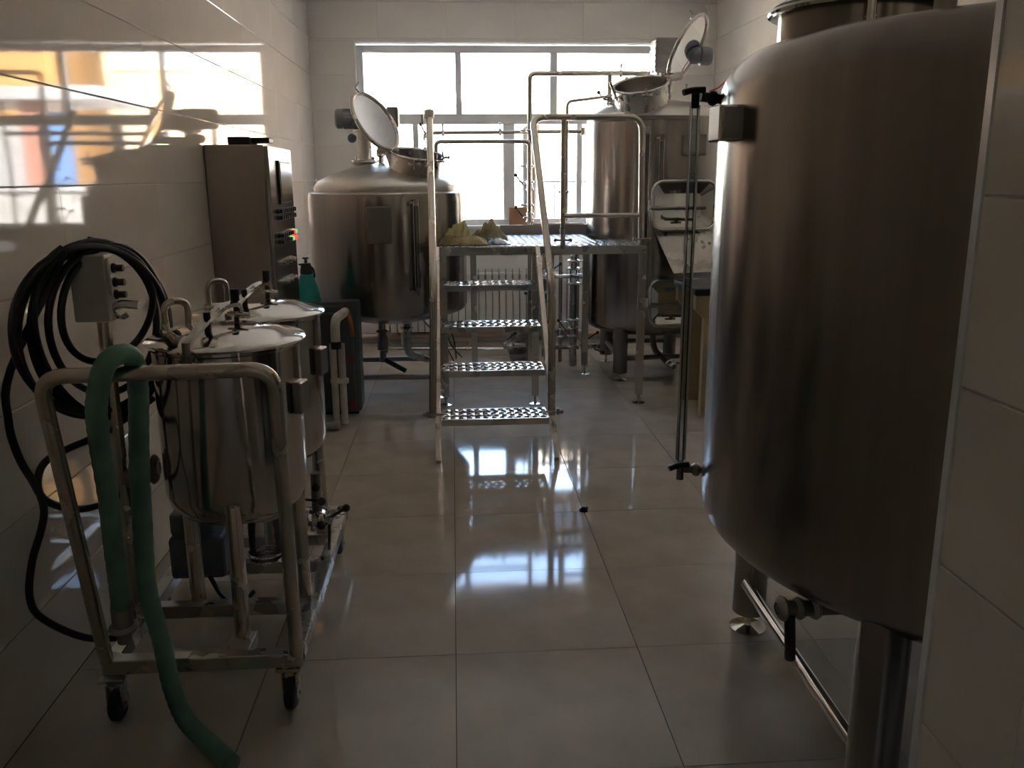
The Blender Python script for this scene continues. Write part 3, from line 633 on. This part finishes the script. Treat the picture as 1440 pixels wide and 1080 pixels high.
b = BM(); tube(b, fillet([(.945, 6.85, .02), (.945, 6.85, .70)], .01), .032, 18); obj('pipe', b, M['steel'], T, True)
obj('glass_section', lathe(BM(), [(.030, 0), (.030, .10)], (.945, 6.85, .70), segs=20), M['tube_glass'], T, True)
b = BM(); tube(b, fillet([(.945, 6.85, .80), (.945, 6.85, .955), (1.10, 6.85, .955)], .09, 10), .032, 18); obj('elbow', b, M['steel_polish'], T, True)
for z in (.69, .81, .87, .40, .18): tri_clamp(T, (.945, 6.85, z), (0, 0, 1), .036, (1, -.4, 0))
valve(T, (.945, 6.85, .30), (0, 0, 1), .034, (-1, -.3, .2), .10)
b = BM(); tube(b, [(.70, 6.85, .745), (.945, 6.85, .745)], .016, 12); obj('side_pipe', b, M['steel_polish'], T, True)
valve(T, (.76, 6.85, .745), (1, 0, 0), .02, (0, -.4, 1), .09); valve(T, (1.0, 6.85, .745), (1, 0, 0), .02, (0, -1, .2), .04)
b = BM(); tube(b, [(.945, 6.85, .745), (1.06, 6.85, .745)], .016, 12); obj('side_pipe', b, M['steel_polish'], T, True)
T = thing('feed_pipes', 'cluster of slim upright pipes joined by a low manifold under the deck', 'pipe', (.82, 7.1, 0))
for x, z0, z1 in ((.735, .05, .93), (.80, .05, 1.0), (.872, .0, .93), (1.02, .2, .93)):
    b = BM(); tube(b, [(x, 7.1, z0), (x, 7.1, z1)], .017 if x < 1 else .008, 12); obj('upright', b, M['steel_tube'], T, True)
b = BM(); tube(b, fillet([(.68, 7.1, .91), (1.06, 7.1, .91)], .01), .018, 12); obj('upper_pipe', b, M['steel_tube'], T, True)
b = BM(); tube(b, [(.80, 7.1, .125), (1.42, 7.1, .125)], .020, 12); obj('manifold', b, M['steel_dark'], T, True)
for x in (.872,): valve(T, (x, 7.1, .25), (0, 0, 1), .022, (-.8, -.4, .2), .10); tri_clamp(T, (x, 7.1, .34), (0, 0, 1), .024, (1, 0, 0))
valve(T, (1.07, 7.1, .125), (1, 0, 0), .022, (.2, -.2, 1), .12); valve(T, (1.16, 7.1, .125), (1, 0, 0), .022, (0, -1, -.3), .07); tri_clamp(T, (.74, 7.1, .91), (1, 0, 0), .022, (0, -1, -.3))
valve(T, (.705, 7.1, .745), (0, 0, 1), .02, (.9, -.3, .4), .08)
valve(T, (.735, 7.1, .55), (0, 0, 1), .024, (-.9, -.3, -.9), .14)

# ------------------------------------------------------------ pump under the platform
T = thing('wort_pump', 'round steel pump with handle bar on the floor under the platform', 'pump', (.52, 7.1, 0))
b = BM(); lathe(b, [(0, 0), (.05, 0), (.115, .015), (.13, .035), (.13, .05), (.11, .08), (.09, .12), (0, .12)], (.56, 7.02, .22), (-.25, 1, 0), 32); obj('volute', b, M['steel'], T, True)
b = BM(); tube(b, ring_path((.56, 7.005, .22), (-.25, 1, 0), .085, 32), .006, 8, True); tube(b, ring_path((.56, 7.015, .22), (-.25, 1, 0), .115, 32), .006, 8, True); obj('cover_ring', b, M['steel_polish'], T, True)
b = BM(); lathe(b, [(0, 0), (.085, 0), (.09, .02), (.09, .22), (0, .24)], (.53, 7.14, .22), (-.25, 1, 0), 28); obj('motor', b, M['steel_dome'], T, True)
b = BM(); box(b, .44, .62, 7.0, 7.36, .06, .09, .004); box(b, .46, .50, 7.02, 7.34, .0, .062); box(b, .57, .61, 7.02, 7.34, .0, .062); obj('base_frame', b, M['steel_dark'], T)
b = BM(); tube(b, [(.56, 7.0, .18), (.56, 6.93, .18), (.42, 6.93, .18)], .02, 12); obj('inlet_pipe', b, M['steel_polish'], T, True)
valve(T, (.43, 6.93, .18), (1, 0, 0), .024, (-.2, -.3, 1), .08)
T = thing('floor_pipe', 'bright steel pipe lying along the floor from the kettle towards the pump', 'pipe', (-.1, 7.5, 0))
b = BM(); tube(b, [(-.62, 7.55, .045), (.42, 7.45, .045)], .022, 14); obj('pipe', b, M['steel_polish'], T, True)
for p in ((-.2, 7.51, .045), (.1, 7.48, .045)):
    tri_clamp(T, p, (1, -.1, 0), .026, (0, 0, 1))
obj('cap', cyl(BM(), (-.66, 7.555, .045), (-.60, 7.548, .045), .03, 16), M['steel_dark'], T, True)

# ------------------------------------------------------------ radiator and heating pipes
T = thing('radiator', 'cream sectional radiator on the back wall below the window', 'radiator', (.2, 8.0, 0))
fin = None
x = -.60
while x < 1.05:
    if fin is None:
        b = BM(); box(b, x+.004, x+.059, 7.955, 8.055, .12, .66, .008); fin = obj('section', b, M['radiator'], T); x0_ = x
        b = BM(); cyl(b, (x, 7.962, .12), (x, 7.962, .70), .0045, 6); lathe(b, [(0, 0), (.010, .008), (.013, .03), (.010, .05), (0, .058)], (x, 7.962, .595), segs=8); rod = obj('rod', b, M['steel_dark'], T, True)
    else:
        for src in (fin, rod): o = src.copy(); C.objects.link(o); o.parent = T; o.location = (x-x0_, 0, 0)
    x += .063
b = BM(); cyl(b, (-.62, 8.0, .62), (1.06, 8.0, .62), .018, 10); cyl(b, (-.62, 8.0, .16), (1.06, 8.0, .16), .018, 10); obj('header_pipe', b, M['radiator'], T, True)
b = BM(); cyl(b, (-.50, 8.0, 0), (-.50, 8.0, .13), .012, 8); cyl(b, (.95, 8.0, 0), (.95, 8.0, .13), .012, 8); obj('stand', b, M['radiator'], T, True)
T = thing('heating_pipe', 'pinkish painted heating pipe running low along the back wall', 'pipe', (.3, 8.04, 0))
pk = principled('pink_cream_paint', (.62, .46, .38), .5); noise_color(pk, (.56, .41, .33), (.66, .5, .42), 8)
obj('pipe', cyl(BM(), (-1.2, 8.06, .075), (2.3, 8.06, .075), .028, 14), pk, T, True)
for x in (-1.0, .2, 1.4, 2.2): obj('pipe_bracket', box(BM(), x-.012, x+.012, 8.04, 8.09, 0, .06, .002), M['steel_dark'], T)

# ------------------------------------------------------------ control cabinet
T = thing('control_cabinet', 'tall brown-grey steel control cabinet with rows of buttons by left wall', 'cabinet', (-1.06, 4.8, 0))
obj('body', box(BM(), XL+.003, -.93, 4.50, 5.13, .05, 1.682, .006), M['cab'], T)
dr = obj('door', box(BM(), -.93, -.908, 4.505, 5.125, .10, 1.675, .005), M['cab_door'], T)
obj('plinth', box(BM(), XL+.02, -.95, 4.52, 5.11, 0, .05), M['steel_dark'], T)
b = BM(); box(b, -.908, -.896, 4.70, 4.712, 1.385, 1.61, .001); box(b, -.908, -.898, 4.712, 5.03, 1.39, 1.605, .003); obj('display_frame', b, M['black'], dr)
obj('display_panel', box(BM(), -.898, -.894, 4.725, 5.02, 1.40, 1.595, .001), M['cab_door'], dr)
for row, z in enumerate((1.352, 1.318, 1.228, 1.194)):
    for k in range(8):
        y = 4.66+k*.055; mt = M['black']; lb = None
        if row == 3 and k == 5: mt = M['lamp_green']; lb = 'lit green button'
        if row == 2 and k in (6, 7): mt = M['lamp_green'] if k == 7 else M['lamp_red']; lb = 'lit indicator'
        if row == 3 and k in (6, 7): mt = M['lamp_red']; lb = 'lit red button'
        b = BM(); lathe(b, [(0, .0), (.015, 0), (.015, .006), (.012, .008), (.012, .022), (.010, .025), (0, .025)], (-.908, y, z), (1, 0, 0), 12); obj('button', b, mt, T, True, lb)
for row, z in enumerate((1.08, .98)):
    for k in range(3):
        b = BM(); lathe(b, [(0, 0), (.02, 0), (.02, .01), (.014, .012), (.012, .03), (0, .03)], (-.908, 4.72+k*.11, z), (1, 0, 0), 14); obj('switch', b, M['steel_polish'], T, True)
t2 = thing('cable_bracket', 'small black device lying on top of the control cabinet', 'device', (-1.05, 4.78, 1.682))
b = BM(); box(b, -1.13, -1.02, 4.62, 4.80, 1.684, 1.725, .005); obj('body', b, M['black'], t2)
b = BM(); box(b, -1.02, -.93, 4.66, 4.76, 1.695, 1.722, .004); cyl(b, (-1.02, 4.71, 1.684), (-1.02, 4.71, 1.70), .02, 10); obj('arm', b, M['black'], t2)

# ------------------------------------------------------------ chiller box with PVC pipes, sprayer bottle
T = thing('chiller_box', 'dark grey-green sheet metal box on the floor in front of the kettle', 'box', (-.87, 5.82, 0))
obj('body', box(BM(), -1.15, -.625, 5.56, 5.765, .02, .735, .02), M['chiller'], T)
obj('top_cover', box(BM(), -1.155, -.62, 5.555, 5.68, .735, .75, .005), M['chiller'], T)
b = BM(); box(b, -1.13, -.66, 5.545, 5.56, .05, .68, .01); obj('front_panel', b, M['chiller'], T)
obj('base', box(BM(), -1.12, -.65, 5.58, 5.75, 0, .02), M['black'], T)
for z in (.36, .05): b = BM(); poly_prism(b, [(-.70, 5.544, z), (-.665, 5.544, z), (-.68, 5.544, z+.06)], (0, -.002, 0)); obj('warning_mark', b, M['red'], T)
b = BM(); box(b, -.695, -.675, 5.54, 5.546, .635, .69, .002, Matrix.Identity(4)); obj('data_label', b, M['steel_polish'], T)
T = thing('pvc_pipe', 'pair of white plastic pipes with an elbow against the grey box', 'pipe', (-.73, 5.3, 0))
b = BM(); tube(b, fillet([(-.755, 5.28, .02), (-.755, 5.28, .53)], .01), .021, 14); obj('upright', b, M['pvc'], T, True)
b = BM(); tube(b, fillet([(-.705, 5.29, .02), (-.705, 5.29, .53)], .01), .021, 14); obj('upright', b, M['pvc'], T, True)
b = BM(); tube(b, fillet([(-.735, 5.28, .53), (-.735, 5.28, .68), (-.70, 5.52, .69)], .07), .029, 14); obj('elbow', b, M['pvc'], T, True)
b = BM(); cyl(b, (-.735, 5.28, .50), (-.735, 5.28, .545), .034, 14); obj('sleeve', b, M['black'], T, True)
b = BM(); tube(b, fillet([(-1.05, 5.20, .03), (-.725, 5.20, .03)], .01), .024, 14); cyl(b, (-.755, 5.20, .03), (-.755, 5.29, .03), .022, 12); obj('floor_run', b, M['pvc'], T, True)
b = BM(); box(b, -.78, -.67, 5.265, 5.31, .28, .31, .006); obj('pipe_clip', b, M['pvc'], T)
b = BM(); tube(b, smooth_path([(-.69, 5.50, .70), (-.66, 5.47, .62), (-.655, 5.47, .54)], 4), .014, 8); obj('tie', b, M['orange'], T, True, 'orange strap')
T = thing('sprayer_bottle', 'teal ribbed pump sprayer bottle with black head standing on the grey box', 'bottle', (-.945, 5.63, .75))
pr = [(0, .75), (.082, .75), (.086, .757)]
for k in range(11):
    z = .76+k*.0135; r = .085-.035*(k/10)**1.3; pr += [(r, z), (r-.003, z+.0067)]
pr += [(.044, .915), (.030, .925), (0, .926)]
obj('bottle', lathe(BM(), pr, (-.945, 5.63, 0), segs=24), M['teal'], T, True)
b = BM(); lathe(b, [(0, .922), (.038, .922), (.040, .935), (.036, .965), (.030, .99), (.01, .992), (.01, 1.015), (.02, 1.018), (.02, 1.028), (0, 1.03)], (-.945, 5.63, 0), segs=16)
cyl(b, (-.95, 5.63, .975), (-.99, 5.62, .985), .009, 8, .006); tube(b, smooth_path([(-.925, 5.63, .975), (-.90, 5.625, .95), (-.893, 5.62, .90)], 4), .007, 8); obj('spray_head', b, M['black'], T, True)

# ------------------------------------------------------------ filter cart with two vessels
T = thing('filter_cart', 'steel wheeled cart with push handle carrying two lidded vessels', 'cart', (-.75, 2.85, 0))
x0, x1, y0, y1 = -1.005, -.485, 2.30, 3.42
for p0, p1 in (((x0-.022, y0, .165), (x1+.022, y0, .165)), ((x0, y1, .165), (x1, y1, .165)), ((x0, y0, .165), (x0, y1, .165)), ((x1, y0, .165), (x1, y1, .165)), ((x0, 2.62, .165), (x1, 2.62, .165)), ((x0, 3.16, .165), (x1, 3.16, .165)), ((x0, 2.925, .165), (x1, 2.925, .165))):
    b = BM(); box(b, min(p0[0], p1[0])-(.022 if p0[0] == p1[0] else 0), max(p0[0], p1[0])+(.022 if p0[0] == p1[0] else 0), min(p0[1], p1[1])-(.022 if p0[1] == p1[1] else 0), max(p0[1], p1[1])+(.022 if p0[1] == p1[1] else 0), .143, .187, .003); obj('frame_beam', b, M['steel'], T)
obj('leg_bracket', box(BM(), -.69, -.62, 2.315, 2.43, .143, .187, .003), M['steel'], T)
for cx_, cy_ in ((-.995, 2.285), (-.505, 2.305), (-.995, 3.38), (-.505, 3.38)):
    b = BM(); box(b, cx_-.035, cx_+.035, cy_-.035, cy_+.035, .132, .143, .002); cyl(b, (cx_, cy_, .115), (cx_, cy_, .134), .024, 14)
    box(b, cx_-.022, cx_-.018, cy_-.022, cy_+.022, .035, .118); box(b, cx_+.018, cx_+.022, cy_-.022, cy_+.022, .035, .118); cyl(b, (cx_-.028, cy_, .048), (cx_+.028, cy_, .048), .007, 8)
    fk = obj('caster', b, M['steel'], T)
    b = BM(); lathe(b, [(.012, -.016), (.040, -.016), (.047, -.010), (.048, 0), (.047, .010), (.040, .016), (.012, .016)], (cx_, cy_, .048), (1, 0, 0), 24, True); obj('wheel', b, M['caster'], fk, True)
hp = fillet([(-1.012, 2.285, .187), (-1.018, 2.13, 1.052), (-.452, 2.13, 1.06), (-.478, 2.285, .187)], .065, 10)
b = BM(); tube(b, hp, .0195, 18); obj('push_handle', b, M['steel_tube'], T, True)
def vessel(cx, cy, nm, knobs):
    R = .212; b = BM()
    lathe(b, [(0, .49), (.10, .50), (.165, .525), (.2, .56), (R, .60), (R, .8), (R, 1.035), (R+.006, 1.04), (R+.006, 1.05), (R-.01, 1.052)], (cx, cy, 0), segs=56)
    v = obj('vessel', b, M['steel_keg'], T, True, nm)
    b = BM(); lathe(b, [(R-.01, 1.048), (R+.016, 1.05), (R+.021, 1.057), (R+.014, 1.063), (R-.02, 1.066), (.15, 1.084), (.08, 1.097), (0, 1.101)], (cx, cy, 0), segs=56); obj('lid', b, M['steel_polish'], v, True)
    for k, (dx, dy) in enumerate(((.03, -.20), (-.17, .045), (.17, .045))):
        b = BM(); tube(b, [(cx+dx, cy+dy, .185), (cx+dx, cy+dy, .60)], .0235, 16); obj('leg', b, M['steel_tube'], v, True)
    b = BM(); hx, hy = cx-.148, cy+.03
    tube(b, fillet([(hx-.026, hy-.02, 1.06), (hx-.030, hy-.022, 1.165), (hx+.030, hy+.022, 1.165), (hx+.026, hy+.02, 1.06)], .036, 10), .0105, 12); cyl(b, (hx-.04, hy-.03, 1.074), (hx+.04, hy+.03, 1.074), .012, 8); obj('lifting_ring', b, M['steel_tube'], v, True)
    # arched clamp arm with black screw knob
    b = BM(); tube(b, smooth_path([(cx-.05, cy-.222, 1.03), (cx-.052, cy-.20, 1.075), (cx-.03, cy-.14, 1.115), (cx-.0, cy-.05, 1.15), (cx+.03, cy+.02, 1.155), (cx+.035, cy+.04, 1.12)], 6), 0, square=(.022, .012)); obj('clamp_arm', b, M['steel_polish'], v)
    b = BM(); cyl(b, (cx+.03, cy+.02, 1.10), (cx+.03, cy+.02, 1.175), .008, 8); cyl(b, (cx+.03, cy+.02, 1.165), (cx+.03, cy+.02, 1.20), .013, 12); obj('knob', b, M['black'], v, True)
    b = BM(); cyl(b, (cx-.02, cy-.11, 1.085), (cx-.02, cy-.11, 1.15), .010, 10); obj('knob', b, M['black'], v, True)
    b = BM(); tube(b, [(cx-.035, cy-.14, 1.10), (cx+.0, cy-.06, 1.155)], .006, 8); cyl(b, (cx+.01, cy+.0, 1.13), (cx+.075, cy-.01, 1.125), .008, 8); obj('clamp_screw', b, M['steel_polish'], v, True)
    b = BM(); box(b, cx-.068, cx-.034, cy-.236, cy-.208, .985, 1.05, .004); cyl(b, (cx-.075, cy-.225, 1.035), (cx-.027, cy-.225, 1.035), .007, 8); cyl(b, (cx-.05, cy-.225, 1.035), (cx-.05, cy-.225, 1.085), .012, 10); obj('latch', b, M['steel_dark'], v, True)
    Tm = Matrix.Translation((cx+R+.012, cy-.055, .885)) @ Matrix.Rotation(math.radians(-12), 4, 'Z')
    b = BM(); box(b, -.02, .008, -.032, .032, -.048, .048, .004, Tm); obj('sensor_box', b, M['steel_dark'], v)
vessel(-.685, 2.60, 'front vessel of the pair', 0); vessel(-.700, 3.12, 'rear vessel of the pair', 1)
b = BM(); cyl(b, (-.905, 2.56, .665), (-.98, 2.54, .665), .026, 16); clamp(b, (-.92, 2.556, .665), (1, 0, 0), .032); clamp(b, (-.97, 2.543, .665), (1, 0, 0), .034); sphere(b, (-.985, 2.54, .645), .03, 12); obj('inlet_valve', b, M['steel_dark'], T, True)
b = BM(); tube(b, smooth_path([(-.975, 2.54, .63), (-.955, 2.55, .55), (-.975, 2.56, .47), (-1.0, 2.6, .42)], 6), .006, 8); obj('sensor_cable', b, M['rubber'], T, True)
obj('jar', lathe(BM(), [(0, .245), (.035, .245), (.050, .255), (.053, .27), (.053, .38), (.045, .41), (.045, .44)], (-.665, 2.80, 0), segs=28), M['tube_glass'], T, True)
b = BM(); lathe(b, [(.046, .40), (.058, .405), (.058, .44), (.02, .45), (.02, .50), (0, .50)], (-.665, 2.80, 0), segs=24); obj('jar_head', b, M['steel_dark'], T, True)
b = BM(); tube(b, ring_path((-.665, 2.80, .275), (0, 0, 1), .056, 28), .005, 8, True); tube(b, ring_path((-.665, 2.80, .255), (0, 0, 1), .052, 28), .005, 8, True); obj('jar_ring', b, M['steel_polish'], T, True)
b = BM(); box(b, -.985, -.80, 2.78, 2.98, .19, .34, .015); box(b, -.98, -.84, 2.80, 2.95, .34, .42, .012); obj('pump_motor', b, M['motor'], T)
b = BM(); tube(b, smooth_path([(-.86, 2.79, .20), (-.80, 2.72, .155), (-.74, 2.70, .13), (-.70, 2.74, .16)], 6), .008, 8); obj('motor_cable', b, M['rubber'], T, True)
for yy, zz in ((2.98, .22),):
    b = BM(); tube(b, fillet([(-.70, 3.0, .46), (-.70, 3.0, .30), (-.52, 3.0, .30)], .05), .022, 14); obj('outlet_pipe', b, M['steel'], T, True)
valve(T, (-.515, 3.03, .30), (0, 1, 0), .026, (.6, -.4, .2), .06); tri_clamp(T, (-.545, 3.0, .30), (1, 0, 0), .030, (.3, -1, 0))
b = BM(); cyl(b, (-.52, 3.02, .33), (-.52, 3.02, .48), .019, 14); obj('riser', b, M['steel_dark'], T, True)
b = BM(); cyl(b, (-.56, 3.0, .385), (-.50, 2.98, .385), .005, 8); sphere(b, (-.495, 2.975, .385), .016, 10); cyl(b, (-.52, 3.02, .42), (-.515, 2.99, .43), .006, 8); sphere(b, (-.515, 2.985, .435), .016, 10); obj('star_knob', b, M['black'], T, True)
obj('star_knob', sphere(BM(), (-.50, 2.96, .30), .017, 10), M['black'], T, True)
b = BM(); cyl(b, (-.475, 2.99, .29), (-.478, 2.97, .20), .006, 8); obj('lever', b, M['black'], T, True)
# control box on its pole
b = BM(); tube(b, [(-1.013, 2.545, .187), (-1.013, 2.545, 1.12)], .0195, 16); obj('pole', b, M['steel_tube'], T, True)
cb = obj('switch_box', box(BM(), -1.076, -.975, 2.50, 2.565, 1.125, 1.315, .006), M['grey_plastic'], T)
b = BM(); box(b, -.975, -.966, 2.505, 2.56, 1.20, 1.305, .003); obj('switch_panel', b, M['grey_plastic'], cb)
for z, m in ((1.275, 'black'), (1.235, 'black'), (1.20, 'black')):
    b = BM(); lathe(b, [(0, 0), (.014, 0), (.014, .006), (.010, .01), (.010, .03), (0, .032)], (-.966, 2.53, z), (1, 0, 0), 12); obj('switch_knob', b, M[m], cb, True)
b = BM(); tube(b, smooth_path([(-.98, 2.53, 1.16), (-.95, 2.53, 1.172), (-.905, 2.53, 1.168)], 5), .013, 12); obj('cable_gland', b, M['steel_polish'], cb, True)
b = BM(); tube(b, smooth_path([(-.98, 2.53, 1.145), (-.955, 2.53, 1.135), (-.94, 2.535, 1.142)], 5), .008, 8); obj('cable_gland', b, M['steel_polish'], cb, True)

# ------------------------------------------------------------ black hose coil
T = thing('coiled_hose', 'thick black rubber hose coiled in loops around the grey switch box', 'hose', (-1.1, 2.65, .1))
coil=[(-1.032,2.556,1.352),(-0.987,2.632,1.331),(-0.946,2.701,1.279),(-0.916,2.751,1.202),(-0.903,2.773,1.108),(-0.909,2.762,1.012),(-0.934,2.721,0.929),(-0.973,2.655,0.870),(-1.019,2.577,0.844),(-1.065,2.499,0.851),(-1.105,2.430,0.887),(-1.136,2.378,0.945),(-1.154,2.347,1.018),(-1.158,2.338,1.098),(-1.149,2.352,1.177),(-1.129,2.386,1.247),(-1.098,2.436,1.303),(-1.059,2.499,1.338),(-1.018,2.568,1.347),(-0.978,2.634,1.326),(-0.944,2.692,1.276),(-0.919,2.734,1.202),(-0.909,2.751,1.111),(-0.915,2.741,1.017),(-0.937,2.705,0.935),(-0.971,2.647,0.878),(-1.011,2.579,0.852),(-1.052,2.509,0.858),(-1.087,2.448,0.894),(-1.115,2.401,0.951),(-1.131,2.373,1.023),(-1.136,2.364,1.101),(-1.129,2.375,1.177),(-1.111,2.403,1.244),(-1.085,2.446,1.296),(-1.052,2.499,1.327),(-1.017,2.557,1.334),(-0.983,2.615,1.316),(-0.953,2.666,1.271),(-0.931,2.702,1.206),(-0.923,2.717,1.126),(-0.928,2.708,1.044),(-0.947,2.676,0.973),(-0.975,2.627,0.925),(-1.009,2.570,0.906),(-1.042,2.513,0.917),(-1.071,2.463,0.953),(-1.092,2.427,1.007),(-1.103,2.407,1.072),(-1.104,2.404,1.140),(-1.095,2.418,1.205),(-1.077,2.447,1.260),(-1.052,2.487,1.301),(-1.023,2.534,1.324),(-0.993,2.583,1.328),(-0.967,2.627,1.316),(-0.944,2.665,1.286),(-0.928,2.691,1.243),(-0.921,2.703,1.191),(-0.925,2.697,1.137),(-0.938,2.675,1.088),(-0.959,2.640,1.046),(-0.986,2.596,1.018),(-1.014,2.549,1.006),(-1.041,2.505,1.012),(-1.062,2.469,1.036),(-1.077,2.445,1.076),(-1.083,2.436,1.127),(-1.080,2.443,1.184),(-1.067,2.465,1.241),(-1.046,2.502,1.290),(-1.019,2.550,1.323),(-0.987,2.604,1.333),(-0.956,2.657,1.314),(-0.929,2.701,1.265),(-0.911,2.732,1.191),(-0.904,2.743,1.101),(-0.910,2.733,1.007),(-0.928,2.703,0.924),(-0.956,2.656,0.863),(-0.990,2.598,0.833),(-1.026,2.535,0.836),(-1.061,2.476,0.870),(-1.090,2.425,0.929),(-1.111,2.388,1.004),(-1.122,2.368,1.086),(-1.122,2.366,1.167),(-1.111,2.382,1.238),(-1.089,2.417,1.294),(-1.058,2.467,1.328),(-1.020,2.529,1.336),(-0.976,2.603,1.316),(-0.937,2.669,1.267),(-0.909,2.716,1.194),(-0.896,2.738,1.107),(-0.902,2.728,1.018),(-0.925,2.689,0.940),(-0.962,2.626,0.886),(-1.007,2.551,0.862),(-1.053,2.474,0.869),(-1.094,2.405,0.903),(-1.126,2.351,0.959),(-1.146,2.316,1.028),(-1.154,2.304,1.103),(-1.148,2.313,1.178),(-1.130,2.344,1.244),(-1.101,2.393,1.296),(-1.063,2.456,1.329)]
LA=[(-1.139,2.376,1.173),(-1.175,2.315,1.032),(-1.188,2.293,0.902),(-1.182,2.303,0.800),(-1.167,2.328,0.719),(-1.151,2.356,0.648),(-1.109,2.426,0.594),(-1.068,2.496,0.578),(-1.009,2.595,0.584)]
LB=[(-0.950,2.693,0.852),(-1.007,2.598,0.811),(-1.069,2.493,0.784),(-1.105,2.432,0.776),(-1.145,2.366,0.757),(-1.160,2.341,0.704),(-1.156,2.348,0.628),(-1.164,2.333,0.571),(-1.184,2.300,0.491),(-1.195,2.282,0.393),(-1.181,2.305,0.315)]
b = BM(); tube(b, smooth_path(coil, 3), .0105, 12); obj('coil', b, M['rubber'], T, True)
b = BM(); tube(b, smooth_path([coil[-3], coil[-1]]+LA[1:], 5), .0105, 12); obj('loose_loop', b, M['rubber'], T, True)
b = BM(); tube(b, smooth_path(LB+[(-1.12, 2.40, .20), (-1.06, 2.50, .14), (-1.045, 2.62, .11), (-1.05, 2.85, .05), (-1.08, 3.0, .0125)], 5), .0105, 12); obj('loose_end', b, M['rubber'], T, True)

# ------------------------------------------------------------ green hose
T = thing('green_hose', 'faded green hose draped over the cart handle and trailing onto the floor', 'hose', (-.8, 2.15, 0))
gp = [(-.932, 2.235, .36), (-.926, 2.22, .42), (-.914, 2.19, .552), (-.892, 2.14, .75), (-.876, 2.09, .90), (-.862, 2.068, 1.0), (-.838, 2.08, 1.085), (-.816, 2.12, 1.106), (-.800, 2.16, 1.085), (-.803, 2.18, 1.0), (-.826, 2.20, .825), (-.845, 2.22, .62), (-.857, 2.235, .427), (-.835, 2.235, .27), (-.82, 2.232, .13), (-.785, 2.20, .055), (-.74, 2.16, .030), (-.70, 2.12, .0265), (-.655, 2.07, .0265), (-.612, 2.02, .0265)]
b = BM(); tube(b, smooth_path(gp, 8), .0245, 16, ribs=2); obj('hose', b, M['green_hose'], T, True)
b = BM(); cyl(b, (-.931, 2.233, .385), (-.934, 2.238, .315), .029, 18); clamp(b, (-.934, 2.238, .315), (0, .1, -1), .028); cyl(b, (-.934, 2.238, .315), (-.935, 2.24, .27), .020, 14); obj('coupling', b, M['steel_dark'], T, True)

# ------------------------------------------------------------ things on the platform and the sill
def crumple(name, cx, cy, z0, w, d, h, mat, seed, nx=30, ny=20, fr=2.6, rf=.9):
    from mathutils import noise
    b = BM(); g = []
    for i in range(nx+1):
        row = []
        for j in range(ny+1):
            u, v = i/nx-.5, j/ny-.5; e = max(0, 1-(u*u+v*v)*4)**.6
            q = Vector((u*3.1+seed, v*3.1, seed*.7)); nz = noise.noise(q)*.55+.55; rd = abs(noise.noise(q*fr))*.55
            z = z0+.004+h*e*(nz*.8+rd*rf)
            row.append(b.verts.new((cx+u*w+noise.noise(q*2+Vector((5, 0, 0)))*.035*w, cy+v*d+noise.noise(q*2+Vector((0, 7, 0)))*.05*w, max(z, z0+.003))))
        g.append(row)
    for i in range(nx):
        for j in range(ny): b.faces.new([g[i][j], g[i+1][j], g[i+1][j+1], g[i][j+1]])
    return obj(name, b, mat, None, True)
o = crumple('filter_cloth', .06, 5.78, ZP+.006, .32, .16, .10, M['cloth'], 2.2); tag(recentre(o), 'brown crumpled cloth spread at the left front edge of the deck', 'cloth')
o = crumple('filter_cloth', .035, 5.835, ZP+.03, .19, .09, .21, M['cloth_y'], 1.3, 30, 18, 1.3, 1.0); tag(recentre(o), 'tall yellowish crumpled filter cloth, nearer the left stair rail', 'cloth')
o = crumple('filter_cloth', .24, 5.94, ZP+.006, .26, .10, .19, M['cloth'], 6.3, 30, 18, 1.6, .9); tag(recentre(o), 'tan crumpled filter cloth, right of the yellowish one', 'cloth')
o = crumple('plastic_film', .27, 5.82, ZP+.006, .22, .13, .05, M['plastic_film'], 8.1, 20, 14); tag(recentre(o), 'crumpled blue and white plastic film at the right end of the cloths', 'film')
T = thing('cardboard_box', 'small brown cardboard box standing on the window sill', 'box', (.61, 8.18, WZ0))
obj('carton', box(BM(), .52, .69, 8.12, 8.24, WZ0, WZ0+.155, .002), M['card'], T)
b = BM(); box(b, .519, .60, 8.115, 8.12, WZ0+.15, WZ0+.157); box(b, .612, .69, 8.115, 8.125, WZ0+.152, WZ0+.160); obj('flap', b, M['card'], T)
o = obj('red_wire', tube(BM(), smooth_path([(2.02, 7.0, 2.16), (2.10, 7.02, 2.19), (2.17, 7.04, 2.25), (2.25, 7.05, 2.30), (2.365, 7.05, 2.31)], 6), .006, 8), M['red'], None, True); tag(recentre(o), 'thin red wire curving from the mash tun top to the right wall', 'wire')
for k, pts in enumerate(([(-.30, 6.4, .56), (-.22, 6.9, .36), (-.10, 7.1, .18), (-.02, 7.15, .01)], [(-.12, 6.75, .60), (-.08, 7.0, .38), (-.02, 7.2, .2), (.0, 7.25, .01)], [(-.08, 6.72, .6), (-.09, 7.0, .4), (-.05, 7.25, .15), (.05, 7.3, .01)])):
    o = obj('cable', tube(BM(), smooth_path(pts, 6), .006, 8), M['rubber'], None, True)
    tag(recentre(o), ['black cable hanging slackly under the kettle, nearest its outlet pipe', 'black cable hanging below the kettle, middle one of three', 'black cable hanging below the kettle, nearest the platform leg'][k], 'cable')
b = BM(); lathe(b, [(0, 0), (.022, 0), (.018, .012), (.006, .02), (0, .021)], (.578, 3.76, 0), segs=7); sphere(b, (.594, 3.775, .008), .008, 6)
o = obj('dirt_crumb', b, M['black'], None); tag(recentre(o), 'small dark crumb lying on the floor joint in front of the stair', 'debris')
